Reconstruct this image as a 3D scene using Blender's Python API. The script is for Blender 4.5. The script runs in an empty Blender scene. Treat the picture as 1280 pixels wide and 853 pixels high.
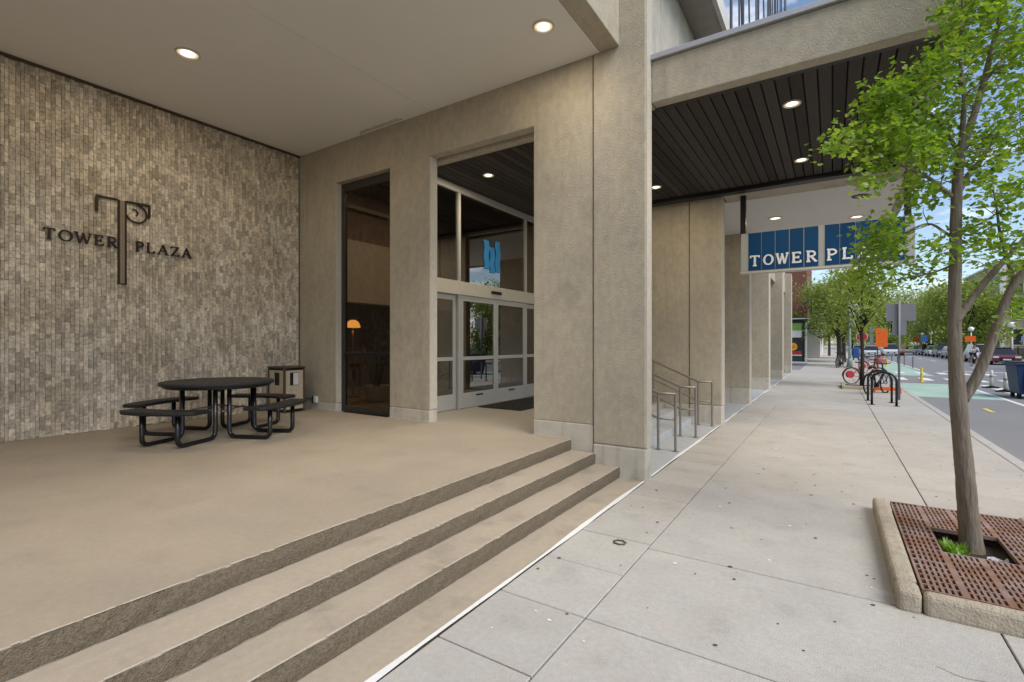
import bpy, math, random
from mathutils import Vector, Matrix, Euler
random.seed(7)
S = bpy.context.scene
COL = S.collection
PI = math.pi
R = math.radians

# ------------------------------------------------------------------ camera
YAW = math.atan(400/613.0)
cd = bpy.data.cameras.new('camera')
cd.sensor_width = 36.0
cd.lens = 36.0*613.0/1280.0
cd.shift_y = 2.5/1280.0
cd.clip_start = 0.05
cd.clip_end = 3000
cam = bpy.data.objects.new('camera', cd)
COL.objects.link(cam)
cam.location = (0, 0, 1.70)
cam.rotation_euler = (R(90), 0, YAW)
S.camera = cam

# ------------------------------------------------------------------ light
SUN_EL, SUN_AZ = R(48), R(112)          # azimuth: clockwise from +Y
W = bpy.data.worlds.new('World')
S.world = W
W.use_nodes = True
nt = W.node_tree
nt.nodes.clear()
out = nt.nodes.new('ShaderNodeOutputWorld')
bg = nt.nodes.new('ShaderNodeBackground')
bg.inputs['Strength'].default_value = 0.085
sky = nt.nodes.new('ShaderNodeTexSky')
sky.sky_type = 'NISHITA'
sky.sun_disc = False
sky.sun_elevation = SUN_EL
sky.sun_rotation = SUN_AZ
sky.air_density = 1.0
sky.dust_density = 0.6
tc = nt.nodes.new('ShaderNodeTexCoord')
sep = nt.nodes.new('ShaderNodeSeparateXYZ')
nt.links.new(tc.outputs['Generated'], sep.inputs[0])
zz = nt.nodes.new('ShaderNodeMath'); zz.operation = 'ADD'; zz.inputs[1].default_value = 0.22
nt.links.new(sep.outputs['Z'], zz.inputs[0])
dv = nt.nodes.new('ShaderNodeVectorMath'); dv.operation = 'DIVIDE'
cb = nt.nodes.new('ShaderNodeCombineXYZ')
for i in range(3):
    nt.links.new(zz.outputs[0], cb.inputs[i])
nt.links.new(tc.outputs['Generated'], dv.inputs[0])
nt.links.new(cb.outputs[0], dv.inputs[1])
cn = nt.nodes.new('ShaderNodeTexNoise')
cn.inputs['Scale'].default_value = 2.3
cn.inputs['Detail'].default_value = 7
cn.inputs['Roughness'].default_value = 0.55
nt.links.new(dv.outputs[0], cn.inputs['Vector'])
cr = nt.nodes.new('ShaderNodeValToRGB')
cr.color_ramp.elements[0].position = 0.54
cr.color_ramp.elements[1].position = 0.74
nt.links.new(cn.outputs[0], cr.inputs[0])
cm = nt.nodes.new('ShaderNodeMixRGB')
cm.inputs[2].default_value = (11.0, 11.0, 11.2, 1)
nt.links.new(cr.outputs[0], cm.inputs[0])
nt.links.new(sky.outputs[0], cm.inputs[1])
nt.links.new(cm.outputs[0], bg.inputs[0])
nt.links.new(bg.outputs[0], out.inputs[0])

sl = bpy.data.lights.new('sun', 'SUN')
sl.energy = 1.5
sl.angle = R(40)
sl.color = (1.0, 0.95, 0.87)
so = bpy.data.objects.new('sun', sl)
COL.objects.link(so)
sd = Vector((math.sin(SUN_AZ)*math.cos(SUN_EL), math.cos(SUN_AZ)*math.cos(SUN_EL), math.sin(SUN_EL)))
so.rotation_euler = (-sd).to_track_quat('-Z', 'Y').to_euler()
so.location = (20, -10, 40)

S.view_settings.view_transform = 'Standard'
S.view_settings.look = 'None'
S.view_settings.gamma = 1
S.view_settings.exposure = 1.12

# ------------------------------------------------------------------ materials
MATS = {}
def mat(name, col, rough=0.8, metal=0.0, var=0.12, scale=6.0, bump=0.0, bscale=60.0, rnd=0.0, spec=0.3,
        big=0.0, bigscale=0.5, stretch=(1, 1, 1), stain=None, hue=None, coat=0.0, fine=0.0, streak=0.0, grime=0.0):
    """procedural surface: two-scale noise in the colour, bump, optional per-object variation and stains"""
    if name in MATS:
        return MATS[name]
    m = bpy.data.materials.new(name)
    m.use_nodes = True
    n = m.node_tree
    L = n.links.new
    b = n.nodes['Principled BSDF']
    b.inputs['Roughness'].default_value = rough
    b.inputs['Metallic'].default_value = metal
    b.inputs['Specular IOR Level'].default_value = spec
    if coat:
        b.inputs['Coat Weight'].default_value = coat
        b.inputs['Coat Roughness'].default_value = 0.08
    t = n.nodes.new('ShaderNodeTexCoord')
    mp = n.nodes.new('ShaderNodeMapping')
    mp.inputs['Scale'].default_value = stretch
    L(t.outputs['Object'], mp.inputs[0])
    val = None
    def noise(sc, det=4):
        q = n.nodes.new('ShaderNodeTexNoise')
        q.inputs['Scale'].default_value = sc
        q.inputs['Detail'].default_value = det
        L(mp.outputs[0], q.inputs['Vector'])
        return q.outputs[0]
    def mth(op, a, bb):
        q = n.nodes.new('ShaderNodeMath'); q.operation = op
        for i, x in enumerate((a, bb)):
            if isinstance(x, (int, float)): q.inputs[i].default_value = x
            else: L(x, q.inputs[i])
        return q.outputs[0]
    # brightness factor 1 + var*(noise-.5)*2 ...
    val = mth('ADD', mth('MULTIPLY', mth('SUBTRACT', noise(scale, 6), 0.5), var*2.4), 1.0)
    if big:
        val = mth('MULTIPLY', val, mth('ADD', mth('MULTIPLY', mth('SUBTRACT', noise(bigscale, 3), 0.5), big*2.4), 1.0))
    if fine:
        val = mth('MULTIPLY', val, mth('ADD', mth('MULTIPLY', mth('SUBTRACT', noise(210, 2), 0.5), fine*2.4), 1.0))
    if streak:
        m2 = n.nodes.new('ShaderNodeMapping'); m2.inputs['Scale'].default_value = (7, 7, .35); L(t.outputs['Object'], m2.inputs[0])
        q = n.nodes.new('ShaderNodeTexNoise'); q.inputs['Scale'].default_value = 1.6; q.inputs['Detail'].default_value = 5; L(m2.outputs[0], q.inputs['Vector'])
        rp2 = n.nodes.new('ShaderNodeMapRange'); rp2.inputs[1].default_value = .52; rp2.inputs[2].default_value = .72
        L(q.outputs[0], rp2.inputs[0]); val = mth('MULTIPLY', val, mth('SUBTRACT', 1.0, mth('MULTIPLY', rp2.outputs[0], streak)))
    if grime:
        rp3 = n.nodes.new('ShaderNodeMapRange'); rp3.inputs[1].default_value = .56; rp3.inputs[2].default_value = .70
        L(noise(2.6, 8), rp3.inputs[0]); val = mth('MULTIPLY', val, mth('SUBTRACT', 1.0, mth('MULTIPLY', rp3.outputs[0], grime)))
    if rnd:
        oi = n.nodes.new('ShaderNodeObjectInfo')
        g = n.nodes.new('ShaderNodeNewGeometry')
        fr = mth('FRACT', mth('ADD', oi.outputs['Random'], g.outputs['Random Per Island']), 0)
        val = mth('MULTIPLY', val, mth('ADD', mth('MULTIPLY', mth('SUBTRACT', fr, 0.5), rnd*2), 1.0))
    c = n.nodes.new('ShaderNodeMixRGB'); c.blend_type = 'MULTIPLY'; c.inputs[0].default_value = 1
    if hue:
        h = n.nodes.new('ShaderNodeMixRGB')
        h.inputs[1].default_value = (*col, 1); h.inputs[2].default_value = (*hue, 1)
        rp = n.nodes.new('ShaderNodeMapRange'); rp.inputs[1].default_value = .38; rp.inputs[2].default_value = .62
        L(noise(bigscale*1.7+.3, 5), rp.inputs[0]); L(rp.outputs[0], h.inputs[0])
        L(h.outputs[0], c.inputs[1])
    else:
        c.inputs[1].default_value = (*col, 1)
    L(val, c.inputs[2])
    cur = c.outputs[0]
    if stain:                                   # (voronoi scale, spot radius, colour)
        v = n.nodes.new('ShaderNodeTexVoronoi'); v.inputs['Scale'].default_value = stain[0]
        L(t.outputs['Object'], v.inputs['Vector'])
        thr = mth('MULTIPLY', noise(stain[0]*0.7, 1), stain[1]*1.6)
        sp = mth('LESS_THAN', v.outputs['Distance'], thr)
        sepc = n.nodes.new('ShaderNodeSeparateColor'); L(v.outputs['Color'], sepc.inputs[0])
        sp = mth('MULTIPLY', sp, mth('LESS_THAN', sepc.outputs[0], 0.45))
        mx = n.nodes.new('ShaderNodeMixRGB'); mx.inputs[2].default_value = (*stain[2], 1)
        L(mth('MULTIPLY', sp, 0.75), mx.inputs[0]); L(cur, mx.inputs[1])
        cur = mx.outputs[0]
    L(cur, b.inputs['Base Color'])
    if bump:
        bp = n.nodes.new('ShaderNodeBump'); bp.inputs['Strength'].default_value = bump
        bp.inputs['Distance'].default_value = 0.02
        L(noise(bscale, 5), bp.inputs['Height']); L(bp.outputs[0], b.inputs['Normal'])
    MATS[name] = m
    return m

def emit(name, col, strength):
    m = bpy.data.materials.new(name); m.use_nodes = True
    n = m.node_tree; n.nodes.clear()
    o = n.nodes.new('ShaderNodeOutputMaterial'); e = n.nodes.new('ShaderNodeEmission')
    e.inputs[0].default_value = (*col, 1); e.inputs[1].default_value = strength
    n.links.new(e.outputs[0], o.inputs[0])
    MATS[name] = m
    return m

def glass(name, tint, base=0.06):
    m = bpy.data.materials.new(name); m.use_nodes = True
    n = m.node_tree; n.nodes.clear()
    o = n.nodes.new('ShaderNodeOutputMaterial')
    tr = n.nodes.new('ShaderNodeBsdfTransparent'); tr.inputs[0].default_value = (*tint, 1)
    gl = n.nodes.new('ShaderNodeBsdfGlossy'); gl.inputs['Roughness'].default_value = 0.005
    fr = n.nodes.new('ShaderNodeLayerWeight'); fr.inputs[0].default_value = 0.5
    pw = n.nodes.new('ShaderNodeMath'); pw.operation = 'POWER'; pw.inputs[1].default_value = 4.0
    ad = n.nodes.new('ShaderNodeMath'); ad.operation = 'ADD'; ad.inputs[1].default_value = base; ad.use_clamp = True
    mx = n.nodes.new('ShaderNodeMixShader')
    n.links.new(fr.outputs['Facing'], pw.inputs[0]); n.links.new(pw.outputs[0], ad.inputs[0]); n.links.new(ad.outputs[0], mx.inputs[0])
    n.links.new(tr.outputs[0], mx.inputs[1]); n.links.new(gl.outputs[0], mx.inputs[2])
    n.links.new(mx.outputs[0], o.inputs[0])
    MATS[name] = m
    return m

def leafmat(name, c1, c2, trans=0.45):
    m = bpy.data.materials.new(name); m.use_nodes = True
    n = m.node_tree; n.nodes.clear(); L = n.links.new
    o = n.nodes.new('ShaderNodeOutputMaterial')
    g = n.nodes.new('ShaderNodeNewGeometry')
    mc = n.nodes.new('ShaderNodeMixRGB'); mc.inputs[1].default_value = (*c1, 1); mc.inputs[2].default_value = (*c2, 1)
    L(g.outputs['Random Per Island'], mc.inputs[0])
    d = n.nodes.new('ShaderNodeBsdfDiffuse'); t = n.nodes.new('ShaderNodeBsdfTranslucent')
    gl = n.nodes.new('ShaderNodeBsdfGlossy'); gl.inputs['Roughness'].default_value = 0.45
    L(mc.outputs[0], d.inputs[0])
    br = n.nodes.new('ShaderNodeMixRGB'); br.blend_type = 'MULTIPLY'; br.inputs[0].default_value = 1
    br.inputs[2].default_value = (1.5, 1.45, 0.7, 1); L(mc.outputs[0], br.inputs[1]); L(br.outputs[0], t.inputs[0])
    mx = n.nodes.new('ShaderNodeMixShader'); mx.inputs[0].default_value = trans
    L(d.outputs[0], mx.inputs[1]); L(t.outputs[0], mx.inputs[2])
    m2 = n.nodes.new('ShaderNodeMixShader'); m2.inputs[0].default_value = 0.04
    L(mx.outputs[0], m2.inputs[1]); L(gl.outputs[0], m2.inputs[2])
    L(m2.outputs[0], o.inputs[0])
    MATS[name] = m
    return m

CONC = mat('stucco concrete', (0.43, 0.375, 0.285), 0.92, var=0.17, scale=13, bump=0.4, bscale=60, big=0.15, bigscale=1.3,
           stretch=(1, 1, 0.7), hue=(0.40, 0.355, 0.28), fine=0.09, streak=0.07, grime=0.13)
BASE = mat('pale base paint', (0.50, 0.46, 0.39), 0.85, var=0.10, scale=7, bump=0.25, bscale=60, big=0.14, bigscale=3, fine=0.07, streak=0.2, grime=0.2)
EDGE = mat('worn and skylit pale edge', (0.48, 0.435, 0.365), 0.9, var=0.16, scale=14, bump=0.3, bscale=60)  # worn nosings and sealant; on reveals the paler tone paints in skylight
PAINT = mat('tan floor paint', (0.345, 0.292, 0.226), 0.66, var=0.09, scale=24, bump=0.2, bscale=150, big=0.09, bigscale=0.9, fine=0.13,
            hue=(0.365, 0.305, 0.23), grime=0.08)
TREAD = mat('tread paint', (0.40, 0.34, 0.265), 0.68, var=0.11, scale=22, bump=0.2, bscale=150, big=0.10, bigscale=1.5, fine=0.12,
            stain=(1.2, 0.05, (0.22, 0.17, 0.12)), grime=0.18)
GRIT = mat('gritty riser', (0.165, 0.132, 0.092), 0.95, var=0.5, scale=50, bump=0.8, bscale=110, fine=0.2)
CEIL = mat('smooth plaster ceiling', (0.73, 0.71, 0.665), 0.9, var=0.025, scale=3, big=0.04, bigscale=0.4, bump=0.03, bscale=120)
WHITEC = mat('white plaster soffit', (0.66, 0.63, 0.58), 0.9, var=0.03, scale=4)
TILE = mat('split face stone tile', (0.65, 0.565, 0.46), 0.95, var=0.55, scale=26, bump=1.0, bscale=60, rnd=0.30, fine=0.12, big=0.24, bigscale=0.8,
           hue=(0.51, 0.43, 0.33))
GROUT = mat('stone bed', (0.30, 0.25, 0.185), 0.95, var=0.2)
SLAB = mat('pavement concrete', (0.435, 0.41, 0.375), 0.9, var=0.13, scale=26, bump=0.3, bscale=110, rnd=0.05, big=0.11, bigscale=2.2, fine=0.17, grime=0.10,
           hue=(0.44, 0.425, 0.395), stain=(5.0, 0.075, (0.05, 0.045, 0.04)))
SLAB2 = mat('buff pavement concrete', (0.435, 0.405, 0.36), 0.9, var=0.13, scale=24, bump=0.3, bscale=110, rnd=0.05, big=0.10, bigscale=1.6, fine=0.15, grime=0.10,
            hue=(0.42, 0.39, 0.345), stain=(4.0, 0.07, (0.06, 0.05, 0.045)))
KERB = mat('kerb concrete', (0.40, 0.345, 0.265), 0.95, var=0.28, scale=14, bump=0.7, bscale=70, big=0.22, bigscale=3)
JOINT = mat('joint dirt', (0.10, 0.085, 0.065), 1.0, var=0.3)
WLINE = mat('white sealant line', (0.75, 0.75, 0.74), 0.8, var=0.12, scale=25)
BAYC = mat('blue grey landing concrete', (0.40, 0.41, 0.41), 0.85, var=0.12, scale=8, bump=0.2, big=0.08)
ASPH = mat('worn asphalt', (0.24, 0.235, 0.235), 0.92, var=0.22, scale=40, bump=0.4, bscale=150, big=0.12, bigscale=0.25)
GREENP = mat('faded green lane paint', (0.36, 0.49, 0.41), 0.9, var=0.2, scale=9, big=0.22, bigscale=0.5)
ROADW = mat('road white paint', (0.72, 0.72, 0.70), 0.85, var=0.15, scale=14)
ROADY = mat('road yellow paint', (0.75, 0.55, 0.12), 0.85, var=0.15, scale=14)
PLANK = mat('dark soffit plank', (0.058, 0.050, 0.044), 0.85, spec=0.15, var=0.22, scale=9, stretch=(6, 0.5, 6), rnd=0.25, bump=0.08, bscale=30)
BLACKM = mat('black frame paint', (0.012, 0.011, 0.012), 0.45, var=0.1)
ALU = mat('grey aluminium', (0.46, 0.45, 0.42), 0.42, metal=0.25, var=0.05)
ALUW = mat('pale aluminium header', (0.50, 0.46, 0.38), 0.6, var=0.06)
FLASH = mat('grey metal flashing', (0.42, 0.42, 0.44), 0.5, metal=0.3, var=0.08)
BRONZE = mat('bronze letters', (0.040, 0.026, 0.017), 0.45, metal=0.5, var=0.15)
BTUBE = mat('black coated tube', (0.010, 0.010, 0.011), 0.32, var=0.1, coat=0.3)
STEEL = mat('worn steel rail', (0.27, 0.245, 0.21), 0.42, metal=0.6, var=0.12)
BLUE = mat('blue sign panel', (0.005, 0.050, 0.142), 0.6, var=0.08, scale=3, rnd=0.12, spec=0.12)
LETW = mat('pale letter', (0.66, 0.68, 0.70), 0.6, var=0.05)
SIGNG = mat('sign grey frame', (0.33, 0.345, 0.35), 0.6, var=0.07)
RUST = mat('rusty iron', (0.215, 0.115, 0.072), 0.8, var=0.30, scale=12, bump=0.3, bscale=60, big=0.2, bigscale=2.5, hue=(0.27, 0.19, 0.165))
SOIL = mat('dark soil', (0.045, 0.036, 0.026), 1.0, var=0.6, scale=25, bump=1.0, bscale=40)
BARK = mat('ginkgo bark', (0.185, 0.152, 0.118), 0.95, var=0.4, scale=22, stretch=(1.4, 1.4, 0.22), bump=1.0, bscale=30)
BARKD = mat('far bark', (0.05, 0.042, 0.034), 0.95, var=0.3, scale=9)
LEAF = leafmat('ginkgo leaf', (0.10, 0.205, 0.016), (0.26, 0.375, 0.045), 0.5)
LEAF2 = leafmat('spring leaf', (0.17, 0.245, 0.05), (0.33, 0.38, 0.11), 0.45)
LEAF3 = leafmat('olive leaf', (0.18, 0.22, 0.06), (0.34, 0.36, 0.14), 0.4)
GLASS = glass('door glass', (0.42, 0.40, 0.36), 0.26)
GLASSD = glass('dark window glass', (0.64, 0.61, 0.56), 0.02)
CGLASS = mat('car window glass', (0.02, 0.022, 0.026), 0.06, spec=0.7, var=0.02)
LAMP = emit('lamp diffuser', (1.0, 0.86, 0.66), 2.6)
LAMPW = emit('soffit lamp diffuser', (1.0, 0.88, 0.68), 1.2)
GLOW = emit('lamp reflector', (1.0, 0.74, 0.42), 0.40)
TRIM = mat('lamp trim', (0.55, 0.50, 0.42), 0.4, var=0.05)
BRICKD = mat('dark red brick', (0.15, 0.062, 0.045), 0.9, var=0.25, scale=20, rnd=0.3, big=0.1)
LAWN = mat('lawn ground', (0.07, 0.12, 0.025), 1.0, var=0.3)
GROUND = mat('town ground', (0.20, 0.185, 0.165), 1.0, var=0.1)
PINK = mat('pinkish stone', (0.42, 0.33, 0.29), 0.9, var=0.1)
PALE = mat('pale render', (0.62, 0.60, 0.57), 0.9, var=0.06)
DARKW = mat('dark window', (0.03, 0.032, 0.035), 0.15, spec=0.6, var=0.1)
ORANGE = mat('orange board', (0.80, 0.14, 0.02), 0.6, var=0.06)
YELLOW = mat('yellow post', (0.75, 0.52, 0.03), 0.6, var=0.06)
REDP = mat('red paint', (0.42, 0.03, 0.035), 0.45, var=0.08)
GREYS = mat('sign back aluminium', (0.22, 0.22, 0.235), 0.55, metal=0.2, var=0.06)
BLUEB = mat('blue dumpster paint', (0.016, 0.042, 0.12), 0.5, var=0.2, scale=5)
RUBBER = mat('black rubber', (0.015, 0.015, 0.016), 0.8, var=0.1)
SKIN = mat('skin', (0.42, 0.25, 0.17), 0.6, var=0.05)
SHIRT = mat('white shirt', (0.62, 0.56, 0.58), 0.9, var=0.05)
SHORTS = mat('dark shorts', (0.03, 0.03, 0.035), 0.9, var=0.05)
MATB = mat('dark entrance mat', (0.022, 0.02, 0.018), 1.0, var=0.3, scale=60)
BINC = mat('bin stone panel', (0.46, 0.38, 0.28), 0.9, var=0.3, scale=25, bump=0.4)
BINF = mat('bin frame', (0.085, 0.058, 0.038), 0.6, var=0.1)
WOODD = mat('brown lobby wall', (0.13, 0.08, 0.06), 0.7, var=0.35, scale=5, stretch=(1, 1, 6))
GREYP = mat('grey lobby panel', (0.36, 0.31, 0.26), 0.8, var=0.08)
POT = mat('pale planter', (0.40, 0.37, 0.32), 0.7, var=0.1)
LEAFD = leafmat('house plant leaf', (0.03, 0.06, 0.015), (0.05, 0.09, 0.02), 0.3)

# ------------------------------------------------------------------ mesh builder
class MB:
    def __init__(self):
        self.v, self.f, self.mi = [], [], []
    def add(self, vs, fs, mi=0):
        o = len(self.v)
        self.v += [tuple(p) for p in vs]
        for q in fs:
            self.f.append([o+i for i in q]); self.mi.append(mi)
        return self
    def box(self, x0, x1, y0, y1, z0, z1, mi=0):
        vs = [(x, y, z) for z in (z0, z1) for y in (y0, y1) for x in (x0, x1)]
        return self.add(vs, [(0, 2, 3, 1), (4, 5, 7, 6), (0, 1, 5, 4), (2, 6, 7, 3), (0, 4, 6, 2), (1, 3, 7, 5)], mi)
    def sheet(self, x0, x1, y0, y1, z, mi=0):
        return self.add([(x0, y0, z), (x1, y0, z), (x1, y1, z), (x0, y1, z)], [(0, 1, 2, 3)], mi)
    def tube(self, path, r, n=10, mi=0, caps=True, closed=False):
        P = [Vector(p) for p in path]
        rs = r if isinstance(r, (list, tuple)) else [r]*len(P)
        o = len(self.v)
        k = len(P)
        up = None
        for i in range(k):
            if closed: t = P[(i+1) % k]-P[i-1]
            else: t = P[min(i+1, k-1)]-P[max(i-1, 0)]
            t.normalize()
            if up is None:
                up = Vector((0, 0, 1)) if abs(t.z) < .9 else Vector((1, 0, 0))
            a = t.cross(up)
            if a.length < 1e-4: a = t.cross(Vector((0.3, 1, .2)))
            a.normalize(); b = a.cross(t).normalized(); up = b
            for j in range(n):
                w = 2*PI*j/n
                self.v.append(tuple(P[i]+(a*math.cos(w)+b*math.sin(w))*rs[i]))
        for i in range(k if closed else k-1):
            for j in range(n):
                i2 = (i+1) % k
                self.f.append([o+i*n+j, o+i*n+(j+1) % n, o+i2*n+(j+1) % n, o+i2*n+j]); self.mi.append(mi)
        if caps and not closed:
            self.f.append([o+j for j in range(n)][::-1]); self.mi.append(mi)
            self.f.append([o+(k-1)*n+j for j in range(n)]); self.mi.append(mi)
        return self
    def lathe(self, prof, c=(0, 0, 0), n=20, mi=0):
        o = len(self.v)
        for r_, z in prof:
            for j in range(n):
                w = 2*PI*j/n
                self.v.append((c[0]+r_*math.cos(w), c[1]+r_*math.sin(w), c[2]+z))
        for i in range(len(prof)-1):
            for j in range(n):
                self.f.append([o+i*n+j, o+i*n+(j+1) % n, o+(i+1)*n+(j+1) % n, o+(i+1)*n+j]); self.mi.append(mi)
        self.f.append([o+j for j in range(n)][::-1]); self.mi.append(mi)
        self.f.append([o+(len(prof)-1)*n+j for j in range(n)]); self.mi.append(mi)
        return self
    def prism(self, poly, axis, a, b, mi=0):
        """extrude a 2-D polygon along an axis: 'y' -> poly is (x,z); 'x' -> (y,z); 'z' -> (x,y)"""
        k = len(poly)
        def p(u, w, t):
            return (u, t, w) if axis == 'y' else ((t, u, w) if axis == 'x' else (u, w, t))
        vs = [p(u, w, a) for u, w in poly]+[p(u, w, b) for u, w in poly]
        fs = [list(range(k)), list(range(k, 2*k))[::-1]]+[[i, (i+1) % k, k+(i+1) % k, k+i] for i in range(k)]
        return self.add(vs, fs, mi)
    def mesh(self, name, mats, smooth=False):
        me = bpy.data.meshes.new(name)
        me.from_pydata(self.v, [], self.f)
        for m in (mats if isinstance(mats, (list, tuple)) else [mats]):
            me.materials.append(m)
        if any(self.mi): me.polygons.foreach_set('material_index', self.mi)
        if smooth: me.polygons.foreach_set('use_smooth', [True]*len(me.polygons))
        me.validate(); me.update()
        return me
    def build(self, name, mats, parent=None, smooth=False, bevel=0.0, seg=2):
        import bmesh
        me = self.mesh(name, mats, smooth)
        bm = bmesh.new(); bm.from_mesh(me)
        bmesh.ops.recalc_face_normals(bm, faces=bm.faces)
        bm.to_mesh(me); bm.free()
        return link(name, me, parent, bevel, seg)

def link(name, me, parent=None, bevel=0.0, seg=2):
    o = bpy.data.objects.new(name, me)
    COL.objects.link(o)
    if parent is not None:
        o.parent = parent
        if parent.type == 'EMPTY':
            o.matrix_parent_inverse = Matrix.LocRotScale(parent.location, parent.rotation_euler, None).inverted()
    if bevel:
        b = o.modifiers.new('bevel', 'BEVEL'); b.width = bevel; b.segments = seg; b.limit_method = 'ANGLE'; b.angle_limit = R(40)
    return o

def tag(o, label=None, cat=None, group=None, kind=None):
    if label: o['label'] = label
    if cat: o['category'] = cat
    if group: o['group'] = group
    if kind: o['kind'] = kind
    return o
def thing(name, label, cat, loc=(0, 0, 0), group=None):
    o = bpy.data.objects.new(name, None)
    o.empty_display_size = 0.2
    o.location = loc
    COL.objects.link(o)
    return tag(o, label, cat, group)
def struct(o): return tag(o, kind='structure')
def dup(root, loc, rz=0.0, label=None, group=None, scale=1.0):
    def cp(o, par):
        c = o.copy(); COL.objects.link(c)
        if par is not None: c.parent = par
        for ch in list(o.children): cp(ch, c)
        return c
    r = cp(root, None)
    r.location = loc; r.rotation_euler = (0, 0, rz); r.scale = (scale,)*3
    if label: r['label'] = label
    if group: r['group'] = group
    return r

# ================================================================== SETTING
PL = 0.41                                   # plaza floor level
BX = -1.91                                  # building line
struct(MB().sheet(-900, 900, -900, 1500, -0.30).build('ground', GROUND))
rd = struct(MB().sheet(2.30, 13.1, -60, 420, -0.13).build('road', ASPH))
# markings on the bike lane and carriageway
Z1, Z2 = -0.126, -0.122
def mk(name, x0, x1, y0, y1, m, z=Z1, sl=0.0):
    return MB().add([(x0, y0, z), (x1, y0, z), (x1+sl, y1, z), (x0+sl, y1, z)], [(0, 1, 2, 3)]).build(name, m, rd)
mk('green_lane_patch', 2.42, 4.75, 21.6, 28.6, GREENP)
mk('green_lane_patch', 2.42, 4.75, 35.3, 60, GREENP)
for y in (9.5, 13.6, 17.7):
    mk('lane_dash', 3.50, 3.60, y, y+0.95, ROADY, Z2)
for x in (2.75, 3.75, 4.75, 5.75, 6.75, 7.75, 8.75, 9.75, 10.75, 11.75):
    mk('crossing_bar', x, x+0.42, 31.0, 33.2, ROADW, Z2)
for x in (3.3, 4.3, 5.3, 6.3, 7.3, 8.3, 9.3, 10.3, 11.3):
    mk('crossing_bar', x, x+0.42, 37.5, 39.5, ROADW, Z2)
mk('edge_line', 4.62, 4.76, 2, 28.9, ROADW, Z2)
mk('edge_line', 5.35, 5.75, 18.0, 28.9, ROADW, Z2)
mk('stop_line', 6.0, 12.4, 41.5, 42.0, ROADW, Z2)
for y in range(46, 130, 9):
    mk('lane_dash', 8.6, 8.75, y, y+3, ROADW, Z2)
mk('edge_line', 4.9, 5.05, 42, 150, ROADW, Z2)

kb = struct(MB().box(2.0, 2.02, -30, 31, -0.3, -0.004).build('kerb_joint', JOINT))
KB = MB()
kerb = bpy.data.objects.new('kerb', None); COL.objects.link(kerb); struct(kerb)
yy = -6.0
while yy < 31:
    MB().box(2.135, 2.30, yy+0.004, yy+1.98, -0.3, 0.0).build('kerb_stone', SLAB, kerb, bevel=0.02); yy += 1.99
MB().box(2.135, 2.30, 36, 200, -0.3, 0.0).build('kerb_stone', SLAB, kerb, bevel=0.02)

sw = struct(MB().box(-1.953, 2.13, -30, 33.0, -0.3, -0.022).build('sidewalk', JOINT))
def slab(x0, x1, y0, y1, m, g=0.005):
    MB().box(x0+g, x1-g, y0+g, y1-g, -0.021, random.uniform(-.0015, .0015)).build('slab', m, sw, bevel=0.004, seg=1)
ys = [-0.4, 0.24, 0.88, 1.51, 2.15, 2.79, 3.45, 4.10, 4.74, 5.38, 6.02, 6.66, 7.30, 7.94, 8.58, 9.22, 9.86, 10.5, 11.14, 11.78, 12.42, 13.06, 13.7, 14.34]
for a, b in zip(ys[:-1], ys[1:]):
    slab(-1.918, -1.28, a, b, SLAB if a < 4.5 else SLAB2)
ym = [-0.5, 0.75, 1.55, 2.79, 4.02, 6.45, 7.67, 8.9, 10.12, 11.35, 12.57, 13.8, 15.0]
for a, b in zip(ym[:-1], ym[1:]):
    slab(-1.28, 0.83, a, b, SLAB if a < 6 else SLAB2)
yr = [-0.5, 0.7, 1.9, 2.9, 3.52, 4.8, 6.1, 7.4, 8.6, 9.8, 11.0, 12.2, 13.4, 15.0]
for a, b in zip(yr[:-1], yr[1:]):
    slab(0.83, 2.13, a, b, SLAB if a < 4 else SLAB2)
for (x0, x1, st, e) in ((-1.918, 0.83, 1.9, 33), (0.83, 2.13, 1.9, 33)):
    y = 15.0 if x0 > 0 else 15.0
    while y < e-0.5:
        slab(x0, x1, y, min(y+st, e), SLAB2 if (int(y*3) % 3) else SLAB); y += st
slab(-1.918, -1.28, 14.34, 15.0, SLAB2)
m = MB(); n = 330; yv = [-3+36*i/n for i in range(n+1)]; wv = [(.020+.006*math.sin(y_*1.7)+.004*math.sin(y_*5.1)+random.uniform(-.002, .002), .003*math.sin(y_*2.3)) for y_ in yv]
for i in range(n):
    (a, o1), (b, o2) = wv[i], wv[i+1]
    m.add([(-1.935+o1-a, yv[i], .0045), (-1.935+o1+a, yv[i], .0045), (-1.935+o2+b, yv[i+1], .0045), (-1.935+o2-b, yv[i+1], .0045)], [(0, 1, 2, 3)])
wl = struct(m.build('edge_strip', WLINE))
m = MB()                                            # gum spots, grit and small litter on the slabs
for k in range(210):
    x, y = random.uniform(-1.88, 2.1), random.uniform(.9, 13)**1.0
    if .3 < x < 1.6 and 3.9 < y < 6.3: continue
    r_ = random.choice((.006, .008, .010, .013, .017)); q = random.randint(5, 8); a0 = random.random()*6
    pale = 1 if random.random() < .22 else 0
    ring = [(x+r_*random.uniform(.7, 1.25)*math.cos(a0+2*PI*i/q), y+r_*random.uniform(.7, 1.25)*math.sin(a0+2*PI*i/q), .0035+.001*random.random()) for i in range(q)]
    m.add(ring, [list(range(q))], pale)
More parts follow.
